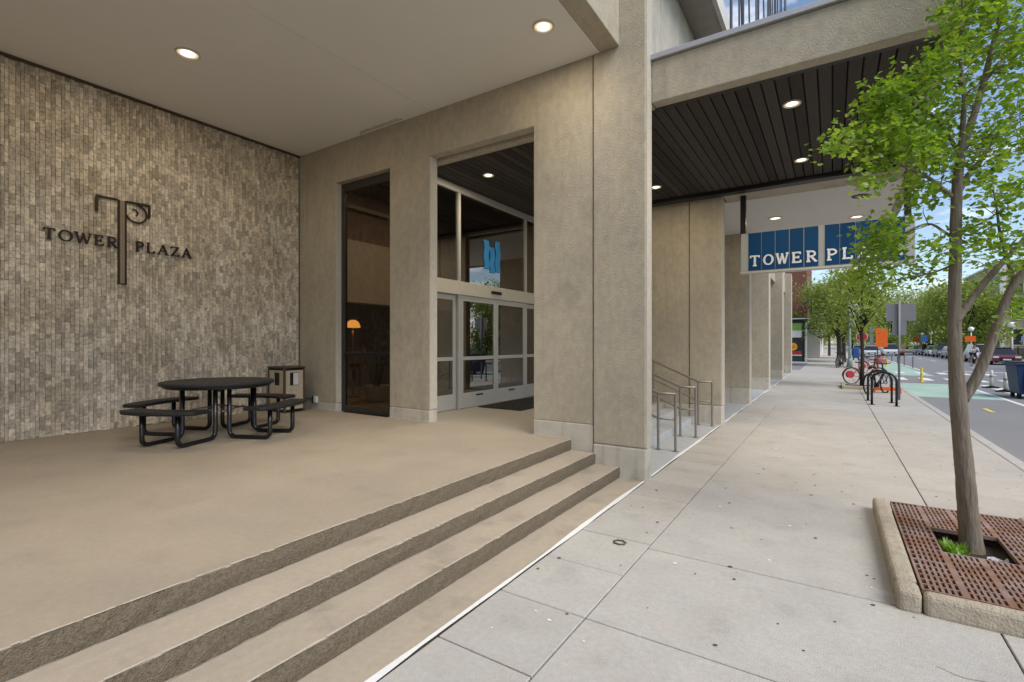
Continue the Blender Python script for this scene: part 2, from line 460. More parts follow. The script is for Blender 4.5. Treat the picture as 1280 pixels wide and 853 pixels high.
for x, y, a in ((1.5, 8.4, 1.9), (1.3, 3.2, 2.2)):          # hairline cracks
    for k in range(26):
        a += random.gauss(0, .28); w_ = .0016; l_ = .035
        x1, y1 = x+l_*math.cos(a), y+l_*math.sin(a)
        m.add([(x-w_*math.sin(a), y+w_*math.cos(a), .003), (x+w_*math.sin(a), y-w_*math.cos(a), .003), (x1+w_*math.sin(a), y1-w_*math.cos(a), .003), (x1-w_*math.sin(a), y1+w_*math.cos(a), .003)], [(0, 1, 2, 3)], 0)
        x, y = x1, y1
tag(m.build('pavement_debris', [JOINT, WLINE], None), kind='stuff')
# far pavement beyond the side street, and the far side of the road
struct(MB().box(-60, 2.13, 33.0, 420, -0.3, -0.002).build('far_pavement', SLAB2))
struct(MB().box(-60, -1.7, 36.0, 49, -0.29, 0.004).build('side_street', ASPH))
struct(MB().box(13.1, 16.5, -60, 420, -0.29, 0.0).build('opposite_pavement', SLAB2))
struct(MB().box(16.5, 90, -60, 420, -0.29, -0.01).build('lawn', LAWN))

# plaza floor and steps
pf = struct(MB().box(-9.4, -2.93, -7.4, 5.96, -0.2, PL).build('plaza_floor', PAINT, bevel=0.012))
st = bpy.data.objects.new('plaza_steps', None); COL.objects.link(st); struct(st)
def rough_riser(x, z0, z1, y0, y1, m, par):
    """riser face with an uneven top arris and a coarse face"""
    n = 150
    vs = []; fs = []
    for i in range(n+1):
        y = y0+(y1-y0)*i/n
        j = random.uniform(-.004, .004)
        vs += [(x+random.uniform(0, .008), y, z0), (x+.006+random.uniform(-.004, .008), y, (z0+z1)/2), (x+random.uniform(0, .005), y, z1-0.006+j), (x-.012, y, z1-0.005+j)]
    for i in range(n):
        for k in range(3):
            fs.append((i*4+k, i*4+4+k, i*4+5+k, i*4+1+k))
    return MB().add(vs, fs).build('riser', m, par)
MB().box(-2.925, -2.58, -7.4, 5.93, -0.2, 0.273).build('tread', TREAD, st, bevel=0.012)
MB().box(-2.575, -2.25, -7.4, 5.93, -0.2, 0.137).build('tread', TREAD, st, bevel=0.012)
MB().box(-2.245, -1.954, -7.4, 5.93, -0.2, 0.002).build('tread', TREAD, st)
rough_riser(-2.93, 0.274, PL, -7.4, 5.93, GRIT, st)
rough_riser(-2.58, 0.138, 0.273, -7.4, 5.93, GRIT, st)
rough_riser(-2.25, 0.003, 0.137, -7.4, 5.93, GRIT, st)
for x, z in ((-2.93, PL), (-2.58, .273), (-2.25, .137)):          # chipped pale nosing line on each step
    m = MB(); n = 260
    for i in range(n):
        if random.random() < .22: continue
        y = -2+7.9*i/n; w = random.uniform(.004, .011)
        m.add([(x-w, y, z+.0035), (x+.006, y, z+.0025), (x+.006, y+7.9/n, z+.0025), (x-w*random.uniform(.6, 1.2), y+7.9/n, z+.0035)], [(0, 1, 2, 3)])
    m.build('worn_nosing', EDGE, st)

# entrance bay floor, its steps and landing
bay = bpy.data.objects.new('entrance_steps', None); COL.objects.link(bay); struct(bay)
MB().box(-2.45, -1.954, 6.16, 10.88, -0.2, 0.001).build('bay_floor', BAYC, bay)
MB().box(-2.78, -2.455, 6.16, 10.88, -0.2, 0.137).build('tread', BAYC, bay, bevel=.008)
MB().box(-3.10, -2.785, 6.16, 10.88, -0.2, 0.273).build('tread', BAYC, bay, bevel=.008)
MB().box(-6.2, -3.105, 5.965, 10.88, -0.2, PL-.003).build('landing', mat('landing terrazzo', (0.36, 0.32, 0.25), 0.6, var=.1, scale=40), bay)
struct(MB().box(-3.3, -1.954, 11.12, 31.7, -0.2, 0.0).build('arcade_floor', BAYC))
struct(MB().box(-12.5, -3.3, 11.12, 31.7, -0.2, PL).build('arcade_terrace', BAYC))

# ================================================================== BUILDING
B = thing('building', 'tan stucco tower block with covered plaza, dark plank canopy and a row of fins', 'building', (-2, 5.95, 0))
def wallbox(name, x0, x1, y0, y1, z0, z1, m=CONC, par=B, bevel=0.012):
    return MB().box(x0, x1, y0, y1, z0, z1).build(name, m, par, bevel=bevel)
CZ = 5.46
# door wall, Y 5.95..6.15
Y0, Y1 = 5.95, 6.13
def comb(pts, y0, y1, name='door_wall'):
    return MB().prism(pts, 'y', y0, y1).build(name, CONC, B, bevel=.012)
def pbase(x0, x1, zt, y0=Y0, y1=Y1, floor=PL):
    wallbox('pier_base', x0-.001, x1+.001, y0-.004, y1+.002, floor-.3, zt-.001, BASE)
pbase(-9.0, -7.86, .56); pbase(-6.41, -5.48, .60); pbase(-3.52, -2.622, .63, floor=.25)
comb([(-9.0, .56), (-7.86, .56), (-7.86, 4.73), (-6.41, 4.73), (-6.41, .60), (-5.48, .60), (-5.48, 4.75), (-3.52, 4.75), (-3.52, .63), (-2.622, .63), (-2.622, 5.76), (-9.0, 5.76)], Y0, Y1)
wallbox('pillar', -2.61, BX, Y0-.018, Y1+.02, 0.395, 7.68, bevel=.02)
wallbox('pillar_base', -2.612, BX+.003, Y0-.022, Y1+.022, -.1, 0.393, BASE, bevel=.02)
MB().box(-2.6215, -2.6105, Y0+.03, Y1-.03, 0.3, CZ+.2).build('wall_joint', JOINT, B)
# pale strips on the reveals: skylight painted into the colour
for x in (-5.48, ):
    MB().box(x-.003, x+.004, Y0+.01, Y1-.005, .62, 4.74).build('lit_reveal_tint', EDGE, B)
MB().box(BX-.002, BX+.006, Y0+.0, Y1+.012, .40, 7.6).build('lit_reveal_tint', EDGE, B)
MB().box(-7.864, -7.856, Y0+.012, Y1-.04, .57, 4.72).build('lit_reveal_tint', EDGE, B)
MB().box(-8.99, -7.87, Y0-.03, Y0-.006, PL, PL+.012).build('sealant', EDGE, B)
MB().box(-6.42, -5.47, Y0-.03, Y0-.006, PL, PL+.012).build('sealant', EDGE, B)
MB().box(-3.53, -2.94, Y0-.03, Y0-.006, PL, PL+.012).build('sealant', EDGE, B)
# ceiling of the plaza in big boards with fine seams, small peeling strip near the wall
for x0, x1 in ((-9.05, -5.453), (-5.447, -2.515)):
    for y0, y1 in ((-7.4, -1.203), (-1.197, 5.945)):
        MB().box(x0, x1, y0, y1, CZ, CZ+.06).build('ceiling_board', CEIL, B)
MB().box(-9.05, -2.3, -7.4, 5.945, CZ+.063, CZ+.3).build('ceiling_backing', JOINT, B)
m = MB()
for i in range(14):
    x = -7.05+i*.07
    m.add([(x, 5.80+.03*random.random(), CZ-.002), (x+.07, 5.80+.03*random.random(), CZ-.002), (x+.07, 5.86+.03*random.random(), CZ-.012), (x, 5.86+.03*random.random(), CZ-.012)], [(0, 1, 2, 3)])
m.build('peeling_strip', mat('peeling plaster', (.5, .46, .4), .9, var=.3, scale=30), B)
MB().box(-7.1, -6.05, 5.872, 5.892, CZ-.004, CZ-.001).build('ceiling_crack', JOINT, B)
wallbox('street_beam', -2.51, -2.25, -7.4, 5.93, CZ-.01, 7.68)
wallbox('side_wall', -9.3, -1.95, -7.8, -7.4, -.2, 7.6)
# stone tile wall on the plaza back, X = -9
tw = MB().box(-9.5, -9.02, -7.4, 5.945, 0, CZ+.2).build('tiled_wall', GROUT, B)
stf = MB()
tiles = []
tw_w, tw_h = 0.050, 0.125
ny = int((5.93+7.4)/tw_w)
yq_ = 5.93
while yq_ > -7.35:
    w_ = tw_w*random.uniform(.72, 1.28)
    yq_ -= w_; y0 = yq_
    z = PL+.003-random.uniform(0, tw_h)
    while z < CZ:
        h = tw_h*random.choice((.45, .7, .9, 1.0, 1.2, 1.4))*random.uniform(.9, 1.1)
        za, zb = max(z, PL+.003), min(z+h, CZ-.02)
        if zb-za > .03: tiles.append((y0, za, zb, w_))
        z += h
def tile_geo(m, y0, za, zb, tw_w):
    e = random.uniform(.004, .013); g = .0007
    t1, t2, t3, t4 = [e+random.uniform(-.004, .004) for _ in range(4)]
    x = -9.02
    vs = [(x, y0+g, za+g), (x, y0+tw_w-g, za+g), (x, y0+tw_w-g, zb-g), (x, y0+g, zb-g),
          (x+t1, y0+g+.003, za+g+.002), (x+t2, y0+tw_w-g-.003, za+g+.002), (x+t3, y0+tw_w-g-.003, zb-g-.003), (x+t4, y0+g+.003, zb-g-.003)]
    m.add(vs, [(4, 5, 6, 7), (0, 1, 5, 4), (1, 2, 6, 5), (2, 3, 7, 6), (3, 0, 4, 7)])
def near(t):
    d2 = 81+t[0]**2
    vis = t[0] > 1.60 and abs((t[1]+t[2])/2-1.7) < 99
    return (0 if vis else 1, d2/(t[2]-t[1])**0.5)
tiles.sort(key=near)
for t in tiles[:300]:
    m = MB(); tile_geo(m, *t); m.build('tile', TILE, tw)
for t in tiles[300:]: tile_geo(stf, *t)
tag(stf.build('tile_field', TILE, tw), kind='stuff')
MB().box(-9.04, -8.96, -7.4, 5.94, CZ-.03, CZ-.004).build('shadow_gap_trim', BINF, B)

# ---- canopy over the entrance bay
wallbox('canopy_fascia', BX+.008, 1.08, 6.13, 6.30, 4.72, 5.24)
wallbox('canopy_beam', -6.3, BX+.004, 6.155, 6.30, 4.70, 5.24)
MB().box(BX+.004, 1.12, 6.085, 6.36, 5.243, 5.31).build('flashing', FLASH, B, bevel=.006)
MB().box(1.03, 1.12, 6.36, 11.5, 5.243, 5.31).build('flashing', FLASH, B, bevel=.006)
wallbox('canopy_end', .97, 1.08, 6.305, 11.48, 4.72, 5.24)
MB().box(-6.3, 1.0, 6.302, 11.45, 5.1, 5.24).build('canopy_roof', JOINT, B)
sof = MB().box(-6.3, .965, 6.305, 10.74, 4.93, 5.09).build('soffit_bed', BLACKM, B)
x = -6.28
while x < .68:
    MB().box(x, x+.128, 6.42, 10.60, 4.775, 4.80).build('plank', PLANK, sof, bevel=.004, seg=1)
    x += .143
MB().box(.70, .80, 6.38, 10.62, 4.76, 4.92).build('edge_board', PLANK, sof)
MB().box(-6.28, .96, 6.305, 6.40, 4.735, 4.925).build('dark_edge_frame', BLACKM, sof)
MB().box(-6.28, .96, 10.52, 10.74, 4.69, 4.925).build('dark_edge_frame', BLACKM, sof)
wallbox('canopy_rear_beam', BX+.008, 1.08, 10.745, 11.48, 4.735, 5.10)
# upper wall panels above the canopy, overhang
ypan = [6.19, 7.72, 9.16, 10.6, 12.04, 13.5, 15, 17.5, 20, 23, 26, 29, 32.1]
for a, b in zip(ypan[:-1], ypan[1:]):
    MB().box(-2.6, -2.25, a+.012, b-.012, 5.3, 7.68).build('upper_panel', BASE, B, bevel=.01)
MB().box(-9.4, -2.61, -7.8, 32.1, 5.78, 7.68).build('upper_core', JOINT, B)
MB().box(-9.6, -1.75, -8, 32.3, 7.70, 7.95).build('overhang', mat('grey overhang', (.38, .36, .33), .9), B)
MB().box(-1.748, -1.68, -8, 32.3, 7.66, 8.02).build('overhang_edge', PALE, B)
# wall 2 at the far side of the bay
A0, A1 = 10.90, 11.10
comb([(-6.2, .1), (-5.48, .1), (-5.48, 4.74), (-3.52, 4.74), (-3.52, .395), (-2.571, .395), (-2.571, 5.1), (-6.2, 5.1)], A0, A1, 'far_wall')
wallbox('pier_base', -3.521, -2.570, A0-.004, A1, -.1, .394, BASE)
wallbox('pillar', -2.56, BX, A0-.02, A1+.08, .395, 5.6, bevel=.02)
wallbox('pillar_base', -2.562, BX+.003, A0-.024, A1+.084, -.1, .393, BASE, bevel=.02)
MB().box(BX-.002, BX+.006, A0-.005, A1+.07, .40, 4.7).build('lit_reveal_tint', EDGE, B)  # street edge painted paler to look skylit
MB().box(-2.5705, -2.5605, A0+.03, A1-.02, -.05, 4.74).build('wall_joint', JOINT, B)
# row of fins beyond
for y, w in ((14.96, .36), (19.9, .5), (25.7, .6), (31.5, .6)):
    wallbox('fin_wall', -6.0, BX, y, y+w, .45, 5.6)
    wallbox('fin_base', -6.001, BX+.003, y-.004, y+w+.003, -.1, .449, BASE)
    MB().box(BX-.002, BX+.006, y+.01, y+w-.01, .46, 5.5).build('lit_reveal_tint', EDGE, B)  # skylight on each fin's street edge, put in as a paler colour
for y0, y1 in ((15.33, 19.89), (20.41, 25.69), (26.31, 31.49)):
    wallbox('bay_beam', -2.6, -2.2, y0, y1, 4.5, 5.3)
    MB().box(-6, -2.605, y0, y1, 4.9, 5.0).build('bay_soffit', WHITEC, B)
wallbox('back_wall', -6.4, -6.05, 11.12, 31.5, 0, 5.7, GREYP)
for k in range(9):
    MB().box(-6.045, -6.03, 11.5+k*2.2, 13.2+k*2.2, PL+.1, 4.2).build('arcade_window', DARKW, B)
# second canopy, white soffit
MB().box(-6.0, 1.15, 11.49, 15.45, 4.75, 4.80).build('white_soffit', WHITEC, B)
wallbox('second_canopy_edge', 1.153, 1.30, 11.10, 15.6, 4.70, 5.3)
wallbox('second_canopy_fascia', BX+.01, 1.15, 15.455, 15.6, 4.70, 5.3)
MB().box(-6, 1.15, 11.49, 15.45, 4.81, 5.29).build('second_canopy_roof', JOINT, B)

# ---- sliding doors and glazing at X = -6.1
GX = -6.1
fr = MB().box(GX-.09, GX+.03, 6.17, 10.88, 4.63, 4.76).box(GX-.09, GX+.03, 6.17, 6.23, PL, 4.63).box(GX-.09, GX+.03, 10.82, 10.88, PL, 4.63)
entry = fr.build('door_frame', ALU, B, bevel=.004)
mull = [7.44, 9.92]
for y in mull:
    MB().box(GX-.05, GX+.03, y-.035, y+.035, PL, 4.63).build('mullion', ALU, entry)
MB().box(GX-.12, GX+.06, 6.23, 10.82, 2.64, 2.90).build('door_header', ALUW, entry, bevel=.006)
MB().box(GX+.061, GX+.10, 8.45, 8.80, 2.74, 2.80).build('sensor', BLACKM, entry, bevel=.01)
for a, b in ((6.24, 7.40), (7.48, 9.88), (9.96, 10.81)):
    MB().box(GX-.012, GX-.002, a, b, 2.905, 4.625).build('transom_pane', GLASS, entry)
# four leaves: a = start, b = end
for a, b, off in ((6.25, 7.38, -.05), (7.48, 8.68, 0.0), (8.685, 9.88, 0.0), (9.96, 10.81, -.05)):
    x = GX+off
    lf = MB().box(x-.02, x+.03, a, a+.075, PL+.01, 2.635).box(x-.02, x+.03, b-.075, b, PL+.01, 2.635)\
        .box(x-.02, x+.03, a+.0755, b-.0755, PL+.01, PL+.30).box(x-.02, x+.03, a+.0755, b-.0755, 2.53, 2.635)\
        .box(x-.02, x+.03, a+.0755, b-.0755, 1.36, 1.43).build('door_leaf', ALU, entry, bevel=.003)
    MB().box(x, x+.008, a+.07, b-.07, PL+.305, 1.357).build('pane', GLASS, lf) if False else None
    for z0, z1 in ((PL+.302, 1.358), (1.432, 2.528)):
        MB().box(x, x+.008, a+.076, b-.076, z0, z1).build('door_pane', GLASS, entry)
    if off == 0.0:
        yc = (a+b)/2
        MB().box(x+.031, x+.035, yc-.12, yc+.12, PL+.225, PL+.255).build('door_plate', BLACKM, entry)
# flat blue banner emblem hung on the inside of the transom
m = MB()
for k, (h0, h1) in enumerate(((3.26, 3.86), (3.20, 3.74), (3.23, 3.90))):
    y = 8.36+k*.205
    pts = []
    for i in range(9):
        z = h0+(h1-h0)*i/8
        pts.append((y+.02*math.sin(i*1.3+k), z))
    poly = [(p[0]-.085, p[1]) for p in pts]+[(p[0]+.085, p[1]) for p in pts[::-1]]
    m.prism(poly, 'x', GX+.004+k*.001, GX+.012+k*.001)
m.build('blue_banner_emblem', mat('banner blue', (.04, .25, .55), .6), entry)
MB().box(-5.98, -4.95, 7.9, 10.5, PL-.002, PL+.012).build('entrance_mat', MATB, bay)
# window beside the doors, in the first tall opening
w = MB().box(-7.855, -7.78, Y1-.06, Y1+.02, PL, 4.72).box(-6.49, -6.412, Y1-.06, Y1+.02, PL, 4.72)\
    .box(-7.78, -6.49, Y1-.06, Y1+.02, 4.58, 4.72).box(-7.78, -6.49, Y1-.06, Y1+.02, PL, PL+.10)
win = w.build('window_frame', mat('dark bronze frame', (.055, .05, .042), .5, metal=.3), B)
MB().box(-7.775, -6.495, Y1-.05, Y1+.03, 1.46, 1.53).build('window_bar', BLACKM, win)
MB().box(-7.779, -6.491, Y1-.022, Y1-.014, PL+.101, 1.459).build('window_pane', GLASSD, win)
MB().box(-7.779, -6.491, Y1-.022, Y1-.014, 1.531, 4.579).build('window_pane', GLASSD, win)
# lobby behind
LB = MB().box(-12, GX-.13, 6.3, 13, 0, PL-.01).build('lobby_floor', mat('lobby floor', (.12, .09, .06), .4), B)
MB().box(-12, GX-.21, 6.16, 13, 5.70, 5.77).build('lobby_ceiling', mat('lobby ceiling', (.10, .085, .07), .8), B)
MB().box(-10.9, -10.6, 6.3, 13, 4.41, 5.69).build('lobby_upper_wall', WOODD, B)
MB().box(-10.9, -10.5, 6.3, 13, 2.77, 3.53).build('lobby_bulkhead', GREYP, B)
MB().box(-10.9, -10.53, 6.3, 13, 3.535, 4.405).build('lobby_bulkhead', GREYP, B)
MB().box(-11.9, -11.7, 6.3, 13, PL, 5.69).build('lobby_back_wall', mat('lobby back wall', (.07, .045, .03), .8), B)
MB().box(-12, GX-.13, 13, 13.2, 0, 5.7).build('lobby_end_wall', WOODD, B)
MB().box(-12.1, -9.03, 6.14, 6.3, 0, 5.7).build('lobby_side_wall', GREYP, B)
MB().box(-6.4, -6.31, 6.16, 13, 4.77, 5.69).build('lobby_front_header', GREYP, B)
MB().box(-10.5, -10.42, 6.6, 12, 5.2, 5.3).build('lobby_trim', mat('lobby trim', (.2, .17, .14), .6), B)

# ================================================================== LETTERS
def stroke(m, p, q, w, x0, dx, k, plane):
    """a thick straight stroke; plane 'x': points are (y,z) extruded along +x ; plane 'y': points (x,z) extruded to -y"""
    P, Q = Vector(p), Vector(q)
    d = (Q-P).normalized(); n = Vector((-d.y, d.x))*w/2
    poly = [tuple(P+n), tuple(P-n), tuple(Q-n), tuple(Q+n)]
    e = dx+k*.0004*(1 if dx > 0 else -1)
    m.prism(poly, plane, x0, x0+e)
GLY = {  # strokes: x1,y1,x2,y2,kind (t thick, n thin, s serif)
 'T': [(.5, 0, .5, 1, 't'), (.04, .955, .96, .955, 'n'), (.06, .78, .06, 1, 's'), (.94, .78, .94, 1, 's'), (.3, .02, .7, .02, 's')],
 'E': [(.22, 0, .22, 1, 't'), (.05, .955, .85, .955, 'n'), (.22, .5, .68, .5, 'n'), (.05, .045, .9, .045, 'n'), (.84, .78, .84, 1, 's'), (.88, 0, .88, .24, 's'), (.68, .38, .68, .62, 's')],
 'L': [(.22, 0, .22, 1, 't'), (.05, .045, .9, .045, 'n'), (.88, 0, .88, .26, 's'), (.04, .98, .42, .98, 's')],
 'A': [(.5, 1, .1, 0, 'n'), (.48, 1, .88, 0, 't'), (.25, .36, .72, .36, 'n'), (-.04, .02, .26, .02, 's'), (.72, .02, 1.04, .02, 's')],
 'Z': [(.1, .955, .92, .955, 'n'), (.86, .95, .12, .05, 't'), (.06, .045, .94, .045, 'n'), (.1, .76, .1, 1, 's'), (.92, 0, .92, .25, 's')],
 'W': [(.02, 1, .27, 0, 't'), (.27, 0, .5, 1, 'n'), (.46, 1, .72, 0, 't'), (.72, 0, .97, 1, 'n'), (-.12, .98, .18, .98, 's'), (.82, .98, 1.1, .98, 's')],
}
def arc(cx, cy, rx, ry, a0, a1, n=14):
    return [(cx+rx*math.cos(R(a0+(a1-a0)*i/n)), cy+ry*math.sin(R(a0+(a1-a0)*i/n))) for i in range(n+1)]
CUR = {'O': [arc(.5, .5, .43, .46, 0, 360, 28)],
       'P': [[(.22, .955), (.5, .955)]+arc(.5, .72, .36, .235, 90, -90, 10)+[(.22, .485)]],
       'R': [[(.22, .955), (.5, .955)]+arc(.5, .72, .34, .235, 90, -90, 10)+[(.22, .485)]]}
GLY['O'] = []
GLY['P'] = [(.22, 0, .22, 1, 't'), (.04, .02, .46, .02, 's'), (.04, .98, .24, .98, 's')]
GLY['R'] = [(.22, 0, .22, 1, 't'), (.04, .02, .42, .02, 's'), (.04, .98, .24, .98, 's'), (.48, .48, .9, .02, 't'), (.78, .02, 1.04, .02, 's')]
def letter(ch, a0, z0, w, h, depth, x0, plane, thick, thin, material, parent, direc=1):
    m = MB(); k = 0
    def T(px, py): return (a0+direc*px*w, z0+py*h)
    for (x1, y1, x2, y2, kd) in GLY[ch]:
        stroke(m, T(x1, y1), T(x2, y2), {'t': thick, 'n': thin, 's': thin*.95}[kd], x0, depth, k, plane); k += 1
    for pl in CUR.get(ch, []):
        n = len(pl)
        for i in range(n-1):
            f = .55+.45*abs(math.cos(math.atan2((pl[i][1]+pl[i+1][1])/2-.5, (pl[i][0]+pl[i+1][0])/2-.5))) if ch == 'O' else .8
            p, q = Vector(T(*pl[i])), Vector(T(*pl[i+1]))
            d = (q-p).normalized()*(thin*.25)
            stroke(m, tuple(p-d), tuple(q+d), thick*f, x0, depth, k, plane); k += 1
    return m.build('letter', material, parent)

ws = thing('wall_lettering', 'dark bronze TOWER PLAZA lettering with tall T emblem on the stone tile wall', 'sign', (-9.0, 3.0, 3.2))
y = 2.10
for ch, w in zip('TOWER', (.135, .165, .185, .125, .135)):
    letter(ch, y, 3.125, w*.93, .155, .022, -8.995, 'x', .026, .015, BRONZE, ws); y += w+.022
y = 3.155
for ch, w in zip('PLAZA', (.125, .13, .165, .14, .16)):
    letter(ch, y, 3.115, w*.93, .155, .022, -8.995, 'x', .026, .015, BRONZE, ws); y += w+.02
em = MB()
for yl in (2.945, 3.03):
    em.box(-8.995, -8.972, yl-.012, yl+.012, 2.60, 3.855)
em.box(-8.995, -8.973, 2.933, 3.042, 2.585, 2.5995)
em.box(-8.995, -8.976, 2.958, 3.017, 2.60, 3.85, 1)
em.build('emblem_stem', [BRONZE, mat('bronze dull face', (.24, .185, .13), .7)], ws)
em = MB().box(-8.995, -8.970, 2.67, 2.932, 3.835, 3.865).box(-8.995, -8.970, 3.043, 3.35, 3.835, 3.865).box(-8.995, -8.968, 2.665, 2.695, 3.62, 3.834).box(-8.995, -8.968, 3.325, 3.352, 3.66, 3.834)
em.build('emblem_bar', BRONZE, ws)
em = MB()
em.tube([(-8.985, 3.17+.135*math.cos(R(a)), 3.69+.135*math.sin(R(a))) for a in range(85, -175, -10)], .013, 8)
em.tube([(-8.983, 3.13+.055*math.cos(R(a)), 3.70+.05*math.sin(R(a))) for a in range(100, -60, -15)], .012, 8)
em.build('emblem_curl', BRONZE, ws, smooth=True)

# ---- hanging sign
hs = thing('hanging_sign', 'blue panelled hanging sign reading TOWER PLAZA under the pale canopy', 'sign', (0, 11.1, 3.15))
MB().box(-1.57, 1.22, 11.02, 11.24, 3.155, 3.94).build('sign_case', SIGNG, hs, bevel=.01)
MB().box(-1.58, 1.23, 10.985, 11.25, 3.12, 3.153).build('sign_rim', ALU, hs)
for X0, n, pw, word in ((-1.43, 5, .244, 'TOWER'), (-.12, 5, .241, 'PLAZA')):
    for i in range(n):
        x0 = X0+i*pw
        MB().box(x0+.006, x0+pw-.008, 11.004, 11.018, 3.175, 3.93).build('sign_panel', BLUE, hs)
        ch = word[i]; lw = .175 if ch != 'W' else .19
        letter(ch, x0+pw/2-lw/2, 3.262, lw, .205, -.008, 11.003, 'y', .040, .030, LETW, hs)
for x in (-1.535, 1.12):
    MB().box(x-.05, x+.05, 11.05, 11.16, 3.942, 4.734).build('hanger_post', BLACKM, hs)

# ================================================================== LAMPS
def downlight(x, y, z, label, r=.10, lit=True, watt=15, group='round downlights in the plaza and canopy soffits', m=None):
    t = thing('downlight', label, 'ceiling light', (x, y, z), group)
    k = 28
    mb = MB(); o = []
    prof = [(r*1.26, 0), (r*1.24, -.014), (r*1.10, -.018), (r*1.0, -.006)]
    for rr, dz in prof:
        o.append([(x+rr*math.cos(2*PI*j/k), y+rr*math.sin(2*PI*j/k), z+dz) for j in range(k)])
    for a in range(3):
        mb.add(o[a]+o[a+1], [(j, (j+1) % k, k+(j+1) % k, k+j) for j in range(k)])
    mb.build('trim_ring', TRIM if lit else BINF, t, smooth=True)
    rg_ = lambda q: [(x+q*math.cos(2*PI*j/k), y+q*math.sin(2*PI*j/k), z-.005) for j in range(k)]
    MB().add(rg_(r)+rg_(r*.72), [(j, (j+1) % k, k+(j+1) % k, k+j) for j in range(k)]).build('reflector', GLOW if lit else DARKW, t)
    MB().add(rg_(r*.72), [list(range(k))]).build('lens', (m or LAMP) if lit else DARKW, t)
    if lit:                                         # the lamp's own light, just under its lens
        al = bpy.data.lights.new('downlight_lamp', 'AREA'); al.shape = 'DISK'; al.size = r*1.4; al.energy = watt; al.color = (1.0, .84, .62)
        ao = bpy.data.objects.new('downlight_lamp', al); COL.objects.link(ao); ao.parent = t
        ao.location = (0, 0, -.024)
    return t
downlight(-7.0, 3.03, CZ-.001, 'lit downlight in the plaster ceiling above the stone tile wall lettering', .115)
downlight(-2.87, 5.08, CZ-.001, 'lit downlight in the plaster ceiling next to the tall pillar and beam', .105, watt=7)
downlight(-6.9, -2.5, CZ-.001, 'unseen fill downlight added in the plaster ceiling behind the viewpoint', .105)  # out of view, added to brighten the plaza interior
downlight(-.43, 7.23, 4.772, 'lit downlight nearest the outer concrete fascia in the dark plank soffit', .085)
downlight(-.43, 9.53, 4.772, 'lit downlight in the dark plank soffit near its far black edge', .085)
downlight(-2.9, 9.63, 4.772, 'lit downlight in the dark plank soffit over the handrails by the far wall', .085, watt=7)
downlight(-5.26, 7.27, 4.772, 'lit downlight seen through the tall opening above the sliding doors', .085)
downlight(-1.16, 13.55, 4.749, 'lit downlight in the white soffit above the word TOWER', .13, m=LAMPW, watt=4)
downlight(.50, 14.46, 4.749, 'lit downlight in the white soffit above the word PLAZA', .13, m=LAMPW, watt=4)
downlight(.49, 12.45, 4.749, 'unlit dark downlight in the white soffit near the leaves', .12, lit=False)
for x_, y_ in ((-8.3, 8.6), (-8.3, 11.2), (-7.3, 7.0)):  # lamps added to lift the dark lobby
    downlight(x_, y_, 5.699, 'downlight added in the lobby ceiling to brighten the room behind the glass', .09, group='added lobby downlights', watt=20)
#SECTION2

# ================================================================== PICNIC TABLE
pt = thing('picnic_table', 'black round picnic table with four attached curved benches on the plaza floor', 'picnic table', (-7.27, 3.55, PL))
def P2(rr, a, z, t=0.0):
    ca, sa = math.cos(a), math.sin(a)
    return (-7.27+rr*ca-t*sa, 3.55+rr*sa+t*ca, PL+z)
MB().lathe([(.66, .708), (.70, .713), (.71, .735), (.70, .757), (.66, .764), (.05, .764)], (-7.27, 3.55, PL), 48).build('tabletop', mat('black mesh top', (.022, .022, .024), .42, var=.2, scale=60, bump=.5, bscale=170), pt, smooth=False)
m = MB(); m.tube([P2(.64, 2*PI*i/40, .698) for i in range(40)], .022, 8, closed=True); m.build('tabletop_rim', BTUBE, pt, smooth=True)
m = MB().lathe([(.03, .60), (.03, .714)], (-7.27, 3.55, PL), 12); m.build('umbrella_socket', BTUBE, pt)
SEATM = mat('black mesh seat', (.018, .018, .02), .45, var=.2, scale=60, bump=.5, bscale=170)
for k in range(4):
    a0 = R(29-95+90*k)
    for sgn in (-1, 1):
        t = sgn*.25
        pts = [P2(.97, a0, .43, t), P2(.97, a0, .10, t)]
        for q in range(1, 6):
            w = q/6*PI/2; pts.append(P2(.97-.10*(1-math.cos(w)), a0, .10-.075*math.sin(w), t))
        pts += [P2(.85, a0, .025, t), P2(.47, a0, .025, t)]
        for q in range(1, 6):
            w = q/6*PI/2; pts.append(P2(.47-.10*math.sin(w), a0, .10-.075*math.cos(w), t))
        pts += [P2(.365, a0, .12, t), P2(.365, a0, .715, t)]
        MB().tube(pts, .029, 10).build('leg', BTUBE, pt, smooth=True)
    n = 14; m = MB(); vs = []
    for i in range(n+1):
        t = -.52+1.04*i/n; e = .10*(t/.52)**2; w_ = .15 if 0 < i < n else .12
        for dr, z in ((-w_+.01, .418), (w_-.01, .418), (w_, .440), (w_-.01, .462), (-w_+.01, .462), (-w_, .440)):
            vs.append(P2(1.0-e+dr, a0, z, t))
    fs = []
    for i in range(n):
        for j in range(6):
            fs.append((i*6+j, i*6+(j+1) % 6, (i+1)*6+(j+1) % 6, (i+1)*6+j))
    fs += [list(range(6)), list(range(n*6, n*6+6))[::-1]]
    m.add(vs, fs).build('seat', SEATM, pt)
    m = MB().tube([P2(.30, a0+R(45), .38), P2(.36, a0+R(45), .36), P2(.30, a0+R(135), .38)], .012, 6); m.build('brace', STEEL, pt, smooth=True)

